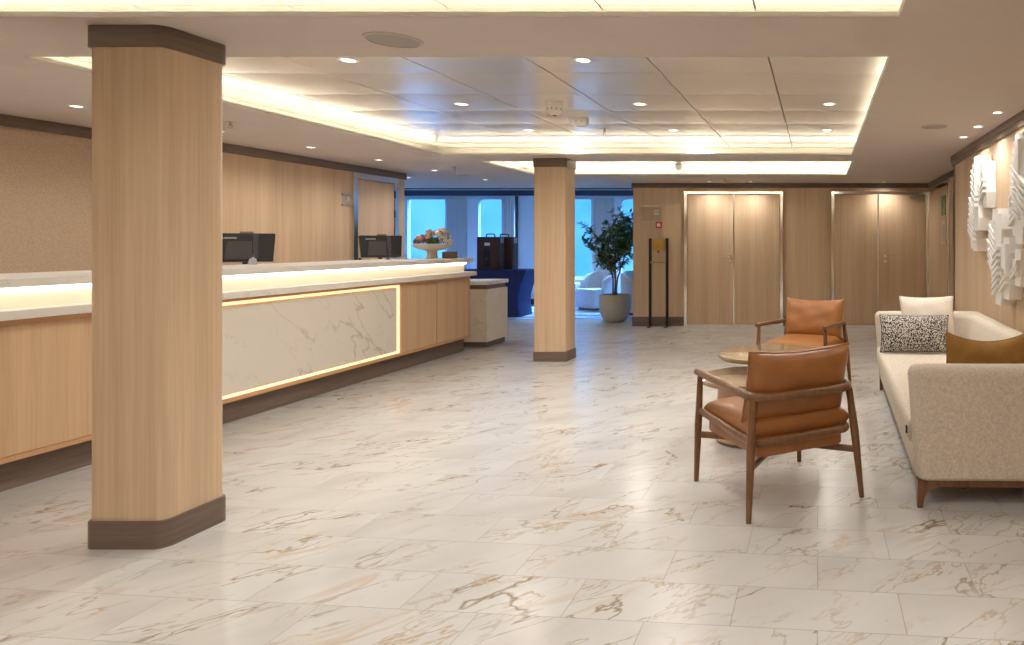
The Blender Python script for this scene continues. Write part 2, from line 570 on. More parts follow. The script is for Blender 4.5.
def struct_empty(name, loc=(0, 0, 0), label=None):
    o = bpy.data.objects.new(name, None); col.objects.link(o)
    o.location = loc; o['kind'] = 'structure'
    if label: o['label'] = label
    return o

def dup(root, loc, rz, label, group=None):
    r = root.copy(); col.objects.link(r)
    r.location = loc; r.rotation_euler = (0, 0, rz); r['label'] = label
    if group: r['group'] = group
    for ch in list(root.children):
        c = ch.copy(); col.objects.link(c); c.parent = r
        for g in list(ch.children):
            d = g.copy(); col.objects.link(d); d.parent = c
    return r

NB = bmesh.new

def B(*a, **k):
    bm = NB(); box(bm, *a, **k); return bm

# ------------------------------------------------------------------ dimensions
ZC = 2.394            # lower ceiling
ZP = 2.520            # metal panels in the trays
XL, XL2 = -6.32, -5.95   # left wall (near / rear part)
XR, XR2 = 1.57, 1.87     # right wall (near / rear part)
YB = 11.40            # panelled back wall
YW = 15.35            # window wall
YF = -3.2             # wall behind the camera

# ------------------------------------------------------------------ floor, walls
struct('floor', B(-9.8, 2.1, YF, 12.44, -0.10, 0.0), 'floor', label='cream marble tiled floor with brown veins')
struct('floor_lounge', B(-9.8, 2.1, 12.44, YW + .2, -0.10, 0.004), 'carpet', label='blue patterned carpet of the window lounge')
struct('wall_left', B(XL - .12, XL, YF, 6.5, 0, ZC + .3), 'wallpaper', label='woven beige wall covering behind the counter')
struct('wall_left_rear', B(XL - .12, XL2, 6.5, 9.78, 0, ZC + .3), 'oak', label='oak panelled wall behind the counter')
bm = NB()
box(bm, -3.10, 2.1, YB, YB + .14, 0, ZC + .3)
struct('wall_back', bm, 'oak', label='oak panelled back wall with two double doors')
struct('wall_right', B(XR, XR + .12, YF, 7.88, 0, ZC + .3), 'oak', label='oak panelled wall behind the sofa')
bm = NB(); box(bm, XR2, XR2 + .12, 7.88, YB, 0, ZC + .3); box(bm, XR, XR2 + .12, 7.80, 7.88, 0, ZC + .3)
struct('wall_right_rear', bm, 'oak')
struct('wall_front', B(XL - .12, XR + .12, YF - .12, YF, 0, ZC + .3), 'oak')
struct('wall_lounge_left', B(-9.8, -9.68, 9.6, YW + .2, 0, 2.75), 'white_wall')
struct('wall_lounge_front', B(-9.8, XL - .12, 9.6, 9.78, 0, 2.75), 'white_wall')
struct('wall_lounge_right', B(-2.6, -2.48, YB + .14, YW + .2, 0, 2.75), 'white_wall')

# window wall with four openings
WZ0, WZ1 = 0.585, 2.404
WIN = [(-9.30, -8.374, 0.0), (-7.70, -6.82, 0.13), (-5.98, -5.08, 0.0), (-4.47, -3.60, 0.13)]
bm = NB()
xs = -9.8
for (a, b_, r) in WIN:
    box(bm, xs, a, YW, YW + .18, 0, 2.75); xs = b_
    box(bm, a, b_, YW, YW + .18, 0, WZ0); box(bm, a, b_, YW, YW + .18, WZ1, 2.75)
box(bm, xs, -2.48, YW, YW + .18, 0, 2.75)
struct('wall_window', bm, 'white_wall', label='pale wall with tall windows')
for i, (a, b_, r) in enumerate(WIN):
    w = struct_empty('window_%d' % (i + 1), ((a + b_) / 2, YW, WZ0), 'tall window onto blue daylight')
    hw = (b_ - a) / 2; hh = WZ1 - WZ0
    bm = NB()
    outer = round_rect(-hw, hw, 0, hh, 0.001, 6)
    inner = round_rect(-hw + .035, hw - .035, .035, hh - .035, max(r, 0.004), 6)
    for y0 in (-.015, .06):
        pass
    n = len(inner)
    ra = [[bm.verts.new((x, y, z)) for x, z in loop] for y in (-.015, .06) for loop in (outer, inner)]
    for k in range(n):
        k2 = (k + 1) % n
        bm.faces.new((ra[0][k], ra[0][k2], ra[1][k2], ra[1][k]))
        bm.faces.new((ra[2][k], ra[2][k2], ra[3][k2], ra[3][k]))
        bm.faces.new((ra[1][k], ra[1][k2], ra[3][k2], ra[3][k]))
        bm.faces.new((ra[0][k], ra[0][k2], ra[2][k2], ra[2][k]))
    bmesh.ops.recalc_face_normals(bm, faces=bm.faces[:])
    obj('window_frame', bm, 'window_frame', w)
    obj('window_pane', B(-hw + .02, hw - .02, .03, .036, .02, hh - .02), 'glass', w)
    if i in (0, 2):
        obj('window_sill', B(-hw - .03, hw + .03, -.10, -.016, -.035, 0, bev=.005), 'window_frame', w)
bm = NB()
box(bm, -8.36, -7.92, YW - .03, YW - .001, 0.12, 2.40); box(bm, -5.05, -4.60, YW - .03, YW - .001, 0.12, 2.40)
struct('wall_window_panels', bm, 'grey_wood')
struct('trim_1', B(-9.68, -2.6, YW - .05, YW - .002, 2.455, 2.578), 'navy_trim', label='dark band above the windows')
struct('trim_2', B(-6.815, -6.77, YW - .05, YW - .002, 0.12, 2.45), 'navy_trim', label='dark upright between the windows')
struct('baseboard_window', B(-9.68, -2.6, YW - .032, YW - .001, 0, 0.13), 'navy_trim')
# curtain beside the second window
bm = NB()
pts = []
for k in range(41):
    x = -7.10 + k * (.28 / 40)
    pts.append((x, YW - .085 + .022 * math.sin(k / 40 * 2 * PI * 5)))
lo = [bm.verts.new((x, y, .03)) for x, y in pts]; hi = [bm.verts.new((x, y, 2.44)) for x, y in pts]
for k in range(40): bm.faces.new((lo[k], lo[k + 1], hi[k + 1], hi[k]))
sol = obj('curtain', bm, 'curtain', smooth=60)
md = sol.modifiers.new('thickness', 'SOLIDIFY'); md.thickness = .004
tag(sol, 'narrow pleated pale curtain beside the window behind the beverage dispensers', 'curtain')

# ------------------------------------------------------------------ ceiling
OPEN = [(-4.25, 0.36, -2.3, 3.00), (-4.25, 0.385, 3.64, 7.73), (-4.15, 0.42, 8.36, 10.0)]
bm = NB()
T = 0.018
x0, x1 = XL - .1, 2.0
ys = YF
for (a, b_, c, d) in OPEN:
    box(bm, x0, x1, ys, c, ZC, ZC + T)
    box(bm, x0, a, c, d, ZC, ZC + T); box(bm, b_, x1, c, d, ZC, ZC + T)
    ys = d
box(bm, x0, x1, ys, 12.46, ZC, ZC + T)
box(bm, -9.7, x0, 9.6, 12.46, ZC, ZC + T)
struct('ceiling', bm, 'ceiling', label='smooth taupe ceiling around the raised trays')
struct('ceiling_lounge', B(-9.7, -2.4, 12.46, YW + .1, 2.58, 2.62), 'ceiling')
struct('trim_3', B(-9.68, -2.6, 12.44, 12.47, ZC - .022, 2.60), 'navy_trim', label='dark edge of the lounge ceiling step')
struct('ceiling_slab', B(-10, 2.3, YF - .2, YW + .3, 2.78, 2.85), 'seam')

GX = [-0.30 - 0.735 * k for k in range(-2, 7)]
for ti, (a, b_, c, d) in enumerate(OPEN):
    e = 0.36 if ti != 1 else 0.30
    ca, cb, cc, cd = a - .30, b_ + .30, c - .24, d + (.36 if ti == 1 else .30)
    cc = max(cc, YF + .02)
    # cavity sides
    bm = NB()
    for q in ((ca - .02, ca, cc, cd), (cb, cb + .02, cc, cd), (ca, cb, cc - .02, cc), (ca, cb, cd, cd + .02)):
        box(bm, q[0], q[1], q[2], q[3], ZC + T, ZP + .04)
    # upstand lip on the edge of the opening, hides the strip
    lz0, lz1 = ZC + .002, ZC + T + .004
    th = .012
    for q in ((a - th, a + .006, c - th, d + th), (b_ - .006, b_ + th, c - th, d + th), (a, b_, c - th, c + .006), (a, b_, d - .006, d + th)):
        box(bm, q[0], q[1], q[2], q[3], lz0, lz1)
    struct('ceiling_cove_%d' % (ti + 1), bm, 'ceiling_cove', label='pale cove edge of a raised ceiling tray')
    # panels
    xsm = sorted([g for g in GX if ca < g < cb] + [ca, cb])
    base = 4.504 - .6435 * 20
    ysm = [base + .6435 * k for k in range(60)]
    ysm = sorted([g for g in ysm if cc + .05 < g < cd - .05] + [cc, cd])
    bm = NB()
    for i in range(len(xsm) - 1):
        for j in range(len(ysm) - 1):
            gx, gy = .0045, .0025
            # slightly domed panel
            u0, u1, v0, v1 = xsm[i] + gx, xsm[i + 1] - gx, ysm[j] + gy, ysm[j + 1] - gy
            rows_v = []
            for q in range(9):
                t_ = q / 8
                rows_v.append((v0 + (v1 - v0) * t_, ZP + .0025 - .005 * math.sin(PI * t_) ** .7))
            ga = [[bm.verts.new((x_, y_, z_)) for x_ in (u0, u1)] for (y_, z_) in rows_v]
            gb = [[bm.verts.new((x_, y_, ZP + .02)) for x_ in (u0, u1)] for (y_, z_) in rows_v]
            for q in range(8):
                bm.faces.new((ga[q][0], ga[q + 1][0], ga[q + 1][1], ga[q][1]))
                bm.faces.new((gb[q][0], gb[q][1], gb[q + 1][1], gb[q + 1][0]))
                bm.faces.new((ga[q][0], gb[q][0], gb[q + 1][0], ga[q + 1][0]))
                bm.faces.new((ga[q][1], ga[q + 1][1], gb[q + 1][1], gb[q][1]))
            for q in (0, 8):
                bm.faces.new((ga[q][0], ga[q][1], gb[q][1], gb[q][0]))
    bmesh.ops.recalc_face_normals(bm, faces=bm.faces[:])
    struct('ceiling_tray_%d' % (ti + 1), bm, 'panel', smooth=25, label='satin metal panels of a raised ceiling tray')
    struct('ceiling_tray_back_%d' % (ti + 1), B(ca, cb, cc, cd, ZP + .021, ZP + .03), 'seam')
    # light strips lying on the ledge behind the lip
    st = thing('cove_light_strip', ['warm light strip hidden round the tray above the viewer', 'warm light strip hidden round the large main ceiling tray',
               'warm light strip hidden round the narrow tray behind the square column'][ti], 'light strip', (0, 0, ZC + T + .001), 0, 'ceiling cove light strips')
    for q in ((a - .13, a - .10, c, d), (b_ + .10, b_ + .13, c, d), (a - .13, b_ + .13, c - .13, c - .10), (a - .13, b_ + .13, d + .10, d + .13)):
        obj('strip', B(q[0], q[1], q[2], q[3], 0, .012), 'led_rear' if ti == 2 else 'led_warm', st)

# ------------------------------------------------------------------ cornices, skirting
def cornice(name, x0, x1, y0, y1, z0=2.298, label=None):
    struct(name, B(x0, x1, y0, y1, z0, ZC - .001, bev=.004), 'dark_wood', label=label)
cornice('trim_4', XL + .001, XL + .026, YF, 6.5, 2.30)
cornice('trim_5', XL2 + .001, XL2 + .026, 6.48, 9.80, 2.302)
cornice('trim_6', -3.12, XR2, YB - .026, YB - .001, 2.315)
bm = NB(); box(bm, XR - .024, XR - .001, YF, 7.87, 2.285, ZC - .001, bev=.003); box(bm, XR - .036, XR - .0245, YF, 7.87, 2.335, ZC - .001, bev=.002)
struct('trim_7', bm, 'dark_wood')
cornice('trim_8', XR2 - .026, XR2 - .001, 7.9, YB - .03, 2.31)
bb = [(-3.11, -2.235), (-0.585, 0.235)]
bm = NB()
for a, b_ in bb: box(bm, a, b_, YB - .016, YB - .001, 0, .155)
struct('baseboard_back', bm, 'dark_wood', label='dark skirting of the back wall')
struct('baseboard_left', B(XL + .001, XL + .015, YF, 6.48, 0, .12), 'dark_wood')
struct('baseboard_right', B(XR - .015, XR - .001, YF, 7.87, 0, .12), 'dark_wood')

# ------------------------------------------------------------------ doors of the back wall
def handle(parent, x, z, direction, y=-.03):
    bm = NB()
    prof = [(0, 0), (.026, 0), (.026, .008), (0, .008)]
    lathe(bm, prof, 0, 0, 0, 20, cap=False)
    xform(bm, Matrix.Translation((x, y, z)) @ Matrix.Rotation(R(90), 4, 'X'))
    tube(bm, [(x, y, z), (x, y - .05, z)], .009, 10)
    tube(bm, smooth_path([(x - direction * .01, y - .05, z), (x + direction * .03, y - .055, z), (x + direction * .13, y - .05, z)], 2), .0095, 10)
    h = obj('handle', bm, 'chrome', parent, smooth=40)
    bm = NB(); lathe(bm, prof, 0, 0, 0, 20, cap=False)
    xform(bm, Matrix.Translation((x, y, z - .085)) @ Matrix.Rotation(R(90), 4, 'X'))
    obj('lock', bm, 'chrome', parent, smooth=40)
    return h

def double_door(name, x0, x1, xm, hx, hdir, closer=False, z1=2.255):
    d = struct_empty(name, (0, YB, 0), 'oak double door in a polished steel frame')
    bm = NB()
    fw = .055
    box(bm, x0, x0 + fw, -.035, -.001, 0, z1, bev=.003); box(bm, x1 - fw, x1, -.035, -.001, 0, z1, bev=.003)
    box(bm, x0 + fw, x1 - fw, -.035, -.001, z1 - .045, z1, bev=.003)
    obj('door_frame', bm, 'chrome', d)
    g = .012
    obj('door_leaf', B(x0 + fw + .008, xm - g, -.028, -.002, .035, z1 - .055, bev=.002), 'oak', d)
    obj('door_leaf', B(xm + g, x1 - fw - .008, -.028, -.002, .035, z1 - .055, bev=.002), 'oak', d)
    obj('meeting_strip', B(xm - g + .001, xm + g - .001, -.033, -.002, .035, z1 - .046, bev=.002), 'chrome', d)
    obj('threshold', B(x0, x1, -.05, -.001, 0.001, .03, bev=.004), 'chrome', d)
    handle(d, hx, 1.17, hdir)
    if closer:
        bm = NB(); box(bm, x1 - .32, x1 - .10, -.075, -.029, z1 - .115, z1 - .065, bev=.006)
        tube(bm, [(x1 - .20, -.06, z1 - .066), (x1 - .20, -.06, z1 - .03), (x1 - .36, -.05, z1 - .03)], .008, 8)
        obj('door_closer', bm, 'steel', d)
    return d
pxX = lambda x, Y=YB: (x - 818) * Y / 680
double_door('door_1', pxX(684.2), pxX(783.2), pxX(734), pxX(731), -1)
double_door('door_2', pxX(831.3), pxX(928.5), pxX(878), pxX(885), 1, closer=True)

# door in the left rear wall (faces +x)
d3 = struct_empty('door_3', (XL2, 0, 0), 'oak door behind the counter in a steel frame')
bm = NB(); box(bm, .001, .03, 8.68, 8.755, 0, 2.30, bev=.003); box(bm, .001, .03, 9.52, 9.60, 0, 2.30, bev=.003); box(bm, .001, .03, 8.755, 9.52, 2.225, 2.30, bev=.003)
obj('door_frame', bm, 'chrome', d3)
obj('door_leaf', B(.001, .022, 8.765, 9.51, .02, 2.215, bev=.002), 'oak', d3)
for zz in (0.4, 1.75, 2.02):
    obj('hinge', B(.022, .036, 9.508, 9.525, zz, zz + .10, bev=.002), 'black', d3)
obj('lock', B(.022, .04, 8.78, 8.81, 1.05, 1.20, bev=.003), 'black', d3)
bm = NB(); tube(bm, [(.02, 8.80, 1.12), (.075, 8.80, 1.12), (.075, 8.93, 1.12)], .01, 10)
obj('handle', bm, 'chrome', d3, smooth=40)

# door in the right rear wall (faces -x)
d4 = struct_empty('door_4', (XR2, 0, 0), 'oak door beside the back wall corner in a steel frame')
bm = NB(); box(bm, -.03, -.001, 9.62, 9.69, 0, 2.28, bev=.003); box(bm, -.03, -.001, 11.28, 11.345, 0, 2.28, bev=.003); box(bm, -.03, -.001, 9.69, 11.28, 2.22, 2.28, bev=.003)
obj('door_frame', bm, 'chrome', d4)
obj('door_leaf', B(-.02, -.001, 9.70, 11.27, .02, 2.212, bev=.002), 'oak', d4)

# notices on that door
o = obj('safety_poster', B(XR2 - .034, XR2 - .0215, 9.84, 10.16, 1.80, 2.09, bev=.002), 'poster_green')
tag(o, 'small green framed picture hanging above a notice beside the corner door', 'poster')
nt_ = thing('notice_board', 'pale vertical notice sheet under the small green picture', 'notice', (XR2 - .0215, 10.0, 1.38))
obj('sheet', B(-.010, 0, -.15, .15, 0, .34, bev=.002), 'paper', nt_)
bm = NB()
for k in range(9):
    box(bm, -.0115, -.0102, -.12, -.12 + random.uniform(.14, .24), .27 - k * .028, .278 - k * .028)
obj('print_lines', bm, 'dark_grey', nt_)

# acrylic signs with two grey bars
def acrylic_sign(name, loc, rz, w, h, label):
    s = thing(name, label, 'sign', loc, rz)
    obj('clear_plate', B(-w / 2, w / 2, -.012, -.006, 0, h, bev=.001), 'acrylic', s)
    obj('upper_bar', B(-w / 2, w / 2, -.015, -.001, h - .02, h, bev=.002), 'steel', s)
    obj('lower_bar', B(-w / 2, w / 2, -.015, -.001, 0, .022, bev=.002), 'steel', s)
    for k in range(2):
        obj('print_block', B(w * (.12 + .0 * k), w * .38, -.0055, -.0045, h * .45 + k * h * .18, h * .58 + k * h * .18), 'white_plastic', s)
    return s
acrylic_sign('wall_sign', (pxX(651.5), YB, 1.735), 0, .33, .285, 'clear wall sign with grey bars above the red call point')
acrylic_sign('wall_sign', (XL2, 8.57, 1.86), R(90), .16, .155, 'small grey barred sign on the wall beside the door behind the counter')
fa = thing('fire_call_point', 'small red fire call point on the oak wall above the brass dispenser', 'alarm', (pxX(659.2), YB, 1.64))
obj('housing', B(-.05, .05, -.045, -.001, 0, .105, bev=.006), 'red', fa)
obj('glass_pane', B(-.028, .028, -.048, -.0455, .025, .08, bev=.001), 'white_plastic', fa)

# hand sanitiser stand
hs = thing('sanitiser_stand', 'tall dark two-post hand sanitiser stand with a brass dispenser by the back wall', 'stand', (pxX(658.7, 11.28), 11.28, 0))
for s in (-1, 1):
    obj('post', B(s * .14 - .021, s * .14 + .021, -.02, .02, .012, 1.47, bev=.003), 'black_metal', hs)
    obj('foot', B(s * .14 - .025, s * .14 + .025, -.12, .085, 0, .0115, bev=.003), 'black_metal', hs)
bm = NB(); prism(bm, round_poly([(-.098, .0, .012), (.098, .0, .012), (.098, .19, .01), (-.098, .19, .01)], 4), -.06, .02, plane='XZ')
xform(bm, Matrix.Translation((0, 0, 1.265)))
dz = obj('dispenser', bm, 'gold', hs)
obj('sensor_nozzle', B(-.014, .014, -.05, -.02, 1.235, 1.2645, bev=.004), 'dark_grey', dz)
obj('emblem', B(-.02, .02, -.0625, -.0602, 1.33, 1.337), 'dark_grey', dz)
obj('drip_tray', B(-.119, .119, -.10, .02, 1.06, 1.085, bev=.004), 'gold', hs)

# ------------------------------------------------------------------ columns
def column(name, label, x0, x1, y0, y1, r, hb, hc):
    cx, cy = (x0 + x1) / 2, (y0 + y1) / 2
    hx, hy = (x1 - x0) / 2, (y1 - y0) / 2
    c = thing(name, label, 'column', (cx, cy, 0), 0, None, 'thing')
    bm = NB(); prism(bm, round_rect(-hx + .013, hx - .013, -hy + .013, hy - .013, r), hb - .01, ZC - hc + .01)
    obj('shaft', bm, 'oak', c, smooth=40)
    bm = NB(); prism(bm, round_rect(-hx, hx, -hy, hy, r + .013), 0, hb, bev=.006, seg=2)
    obj('base', bm, 'dark_wood', c, smooth=40)
    bm = NB(); prism(bm, round_rect(-hx, hx, -hy, hy, r + .013), ZC - hc, ZC - .001)
    obj('capital', bm, 'dark_wood', c, smooth=40)
column('column', 'wide oak column with dark base and cap standing before the reception counter', -3.362, -2.984, 3.10, 3.46, .04, .125, .098)
column('column', 'slimmer square oak column in the middle of the floor beyond the counter end', -3.356, -2.956, 7.985, 8.33, .012, .115, .105)

# ------------------------------------------------------------------ reception counter
YC0, YC1 = -2.6, 8.80
XB = -4.51
rc = thing('reception_counter', 'long oak and marble reception counter with glowing panel frame and lit shelf', 'counter', (0, 0, 0))
obj('plinth', B(-5.2, -4.585, YC0, YC1, 0, .175), 'dark_wood', rc)
obj('body', B(-5.2, XB - .03, YC0, YC1 - .002, .175, .97), 'oak_counter', rc)
PY0, PY1 = 4.70, 7.345      # marble panel opening
rim = NB()
for (a, b_) in ((YC0, PY0), (PY1, YC1)):
    box(rim, XB - .029, XB, a, b_, .175, .205); box(rim, XB - .029, XB, a, b_, .935, .97)
box(rim, XB - .029, XB, PY0, PY1, .175, .205); box(rim, XB - .029, XB, PY0, PY1, .945, .97)
obj('edge_rail', rim, 'oak_orange', rc)
spans = [(7.365, 8.045), (8.055, 8.785), (2.32, 4.68), (-.06, 2.31), (-2.44, -.07)]
for a, b_ in spans:
    obj('front_panel', B(XB - .028, XB - .004, a, b_, .207, .933, bev=.002), 'oak_counter', rc)
obj('end_panel', B(-5.2, XB, YC1 - .0015, YC1 + .012, .175, .97, bev=.002), 'oak_counter', rc)
obj('marble_panel', B(XB - .034, XB - .012, PY0 + .045, PY1 - .045, .238, .905, bev=.003), 'marble_panel', rc)
for q in ((PY0, PY1, .208, .228), (PY0, PY1, .918, .942), (PY0, PY0 + .026, .229, .917), (PY1 - .026, PY1, .229, .917)):
    obj('glowing_strip', B(XB - .029, XB - .010, q[0], q[1], q[2], q[3]), 'led_amber', rc)
obj('worktop', B(-5.22, -4.44, YC0 - .05, 8.86, .972, 1.025, bev=.004), 'marble_top', rc)
obj('riser_panel', B(-4.66, -4.60, YC0, 8.845, 1.026, 1.144), 'riser', rc)
obj('light_strip', B(-4.598, -4.572, YC0, 8.84, 1.120, 1.1445), 'led_counter', rc)
obj('top_shelf', B(-5.33, -4.52, YC0 - .05, 8.93, 1.146, 1.197, bev=.004), 'marble_top', rc)
bm = NB(); box(bm, -5.30, -5.24, YC0, 8.84, .0, 1.145)
obj('rear_support', bm, 'oak_counter', rc)
obj('staff_desk', B(-5.86, -5.305, YC0, 8.90, .80, .84, bev=.003), 'marble_top', rc)
for yy in (YC0 + .02, 1.0, 4.6, 8.76):
    obj('desk_side', B(-5.84, -5.31, yy, yy + .03, 0, .80), 'oak_counter', rc)

# podium at the counter end
pd = thing('podium', 'small marble clad podium with stone top at the end of the counter', 'podium', (-4.70, 9.38, 0))
obj('plinth', B(-.28, .265, -.31, .25, 0, .075), 'dark_wood', pd)
bm = NB(); box(bm, -.31, .295, -.33, .27, .075, .745, bev=.003)
obj('body', bm, 'marble_podium', pd)
obj('recess_band', B(-.29, .275, -.31, .25, .745, .835), 'dark_wood', pd)
obj('stone_rim', B(-.31, .295, -.33, .27, .745, .775, bev=.003), 'marble_podium', pd)
obj('top', B(-.32, .305, -.34, .28, .835, .885, bev=.004), 'marble_top', pd)

# ------------------------------------------------------------------ computers behind the counter
def monitor(label, loc, rz, text=True):
    t = thing('computer_monitor', label, 'monitor', loc, rz, 'black monitors behind the reception counter')
    bm = NB(); prism(bm, round_rect(-.12, .12, -.09, .09, .02), 0, .012)
    obj('base', bm, 'black', t)
    bm = NB(); tube(bm, [(0, .06, .01), (0, .06, .3), (0, .065, .55)], [.03, .026, .024], 10)
    obj('stand', bm, 'black', t, smooth=40)
    tilt = Matrix.Translation((0, 0, .43)) @ Matrix.Rotation(R(-9), 4, 'X')
    bm = NB(); prism(bm, round_poly([(-.255, 0, .01), (.255, 0, .01), (.275, .325, .012), (-.275, .325, .012)], 3), -.022, .022, plane='XZ'); xform(bm, tilt)
    body = obj('casing', bm, 'black', t, smooth=30)
    bm = NB(); box(bm, -.24, .24, .0225, .025, .02, .305); xform(bm, tilt)
    obj('screen', bm, 'dark_grey', t)
    bm = NB(); prism(bm, [(-.17, .03), (.06, .03), (.06, .235), (-.15, .235)], -.034, -.0225, plane='XZ'); xform(bm, tilt)
    obj('rear_cover', bm, 'dark_grey', t, label='dark green grey rear cover plate')
    bm = NB(); box(bm, .075, .12, -.045, -.0225, .03, .315, bev=.004); xform(bm, tilt)
    obj('cable_channel', bm, 'dark_grey', t)
    bm = NB(); box(bm, -.045, .075, -.012, .012, .3255, .348, bev=.003); xform(bm, tilt)
    obj('webcam', bm, 'brown_card', t)
    t.scale = (.86, .86, .86)
    if text:
        cu = bpy.data.curves.new('logo', 'FONT'); cu.body = 'Lenovo'; cu.size = .042; cu.extrude = .0008
        cu.align_x = 'LEFT'
        tmp = bpy.data.objects.new('logo', cu); col.objects.link(tmp); bpy.context.view_layer.update()
        me = bpy.data.meshes.new_from_object(tmp.evaluated_get(bpy.context.evaluated_depsgraph_get()))
        bpy.data.objects.remove(tmp); me.name = 'logo'
        tx = bpy.data.objects.new('logo', me); col.objects.link(tx); me.materials.clear(); me.materials.append(M['white_plastic'])
        tx.parent = t
        tx.matrix_local = tilt @ Matrix.Translation((-.195, -.0235, .262)) @ Matrix.Rotation(R(90), 4, 'X')
    return t
monitor('black monitor seen from behind on the counter beside the wide column', (-5.60, 6.64, .841), R(36))
monitor('black monitor seen from behind on the counter near the flower bowl', (-5.60, 8.72, .841), R(44))
monitor('black monitor edge at the picture border above the near counter', (-5.62, 4.33, .841), R(18), False)
bt = thing('sanitiser_bottle', 'small grey pump bottle standing in front of the monitor beside the column', 'bottle', (-5.17, 6.22, 1.1975))
bm = NB(); lathe(bm, [(.026, 0), (.03, .006), (.03, .04), (.024, .055), (.010, .062), (.010, .072)], seg=20)
obj('body', bm, 'bottle', bt, smooth=40)
bm = NB(); lathe(bm, [(.013, .0722), (.013, .084), (.005, .085), (.005, .098)], seg=16); box(bm, -.007, .03, -.006, .006, .098, .106, bev=.002)
obj('pump', bm, 'dark_grey', bt, smooth=40)

# ------------------------------------------------------------------ flowers and small things on the shelf
fb = thing('flower_bowl', 'cream pedestal bowl of mixed flowers on the counter end', 'flowers', (-4.88, 8.60, 1.1975))
fb.scale = (.88, .88, 1.0)
bm = NB(); lathe(bm, [(.075, 0), (.08, .006), (.068, .03), (.066, .09), (.09, .10), (.17, .118), (.235, .15), (.25, .185), (.243, .186), (.22, .155), (.0, .13)], seg=36, cap=False)
obj('bowl', bm, 'bowl', fb, smooth=50)
rnd = random.Random(3)
bm = NB()
def leaf(bm, p, d, up, ln, wd):
    d = d.normalized(); s = d.cross(up)
    if s.length < 1e-3: s = Vector((1, 0, 0))
    s.normalize(); u = s.cross(d)
    a = bm.verts.new(p); b_ = bm.verts.new(p + d * ln * .45 + s * wd + u * wd * .3); c_ = bm.verts.new(p + d * ln); e_ = bm.verts.new(p + d * ln * .45 - s * wd + u * wd * .3)
    m_ = bm.verts.new(p + d * ln * .5)
    bm.faces.new((a, b_, m_)); bm.faces.new((b_, c_, m_)); bm.faces.new((c_, e_, m_)); bm.faces.new((e_, a, m_))
for k in range(220):
    a = rnd.uniform(0, 2 * PI); r_ = rnd.uniform(0, .2)
    p = Vector((r_ * math.cos(a), r_ * math.sin(a), .17 + rnd.uniform(0, .05)))
    d = Vector((math.cos(a) * rnd.uniform(.1, 1), math.sin(a) * rnd.uniform(.1, 1), rnd.uniform(.3, 1)))
    leaf(bm, p, d, Vector((0, 0, 1)), rnd.uniform(.05, .10), rnd.uniform(.012, .02))
obj('foliage', bm, 'flower_leaf', fb)
def blossom(bm, c, r, rnd, petals=18):
    for k in range(petals):
        th = math.acos(1 - rnd.random() * 1.2); ph = rnd.uniform(0, 2 * PI)
        d = Vector((math.sin(th) * math.cos(ph), math.sin(th) * math.sin(ph), math.cos(th)))
        t1 = d.orthogonal().normalized(); t2 = d.cross(t1)
        pc = c + d * r * .75
        vs = [bm.verts.new(pc + t1 * r * .5 * math.cos(q) + t2 * r * .5 * math.sin(q) + d * r * (.25 if i % 2 else .1)) for i, q in enumerate([j * PI / 3 for j in range(6)])]
        cv = bm.verts.new(pc)
        for i in range(6): bm.faces.new((cv, vs[i], vs[(i + 1) % 6]))
flo = [(-.21, -.02, .21, .045, 'petal_blue'), (-.17, .05, .26, .045, 'petal_blue'), (-.12, -.10, .25, .05, 'petal_pink'), (-.05, .02, .32, .05, 'petal_cream'),
       (-.10, .08, .30, .045, 'petal_blue'), (.0, -.12, .27, .045, 'petal_pink'), (.04, -.02, .31, .04, 'petal_wine'), (-.03, -.15, .22, .035, 'petal_wine'),
       (.12, -.08, .30, .065, 'petal_cream'), (.17, .03, .29, .07, 'petal_cream'), (.20, -.08, .23, .055, 'petal_cream'), (.10, .08, .33, .06, 'petal_cream'),
       (.25, .0, .20, .045, 'petal_cream'), (-.15, -.12, .21, .035, 'petal_wine')]
for (x, y, z, r_, mname) in flo:
    bm = NB(); blossom(bm, Vector((x, y, z)), r_, rnd)
    obj('flower', bm, mname, fb)
o = obj('card_box', B(-.075, .075, -.05, .05, 0, .085, bev=.003), 'brown_card'); o.location = (-4.72, 8.72, 1.1975)
tag(o, 'small brown box standing beside the flower bowl stem', 'box')
tr = thing('acrylic_tray', 'low clear tray on the counter shelf between monitor and flowers', 'tray', (-5.05, 8.28, 1.1975))
obj('floor_plate', B(-.15, .15, -.14, .14, 0, .006), 'acrylic', tr)
for q in ((-.15, .15, -.14, -.134), (-.15, .15, .134, .14)):
    obj('side', B(q[0], q[1], q[2], q[3], .006, .05), 'acrylic', tr)
pn = thing('desk_pen', 'thin dark pen standing upright in a holder beside the clear tray', 'pen', (-5.12, 8.10, 1.1975))
bm = NB(); lathe(bm, [(.022, 0), (.022, .008), (.008, .02)], seg=16); obj('holder', bm, 'black', pn, smooth=40)
bm = NB(); tube(bm, [(0, 0, .018), (.002, 0, .13)], [.006, .005], 8); obj('pen', bm, 'navy', pn, smooth=40)

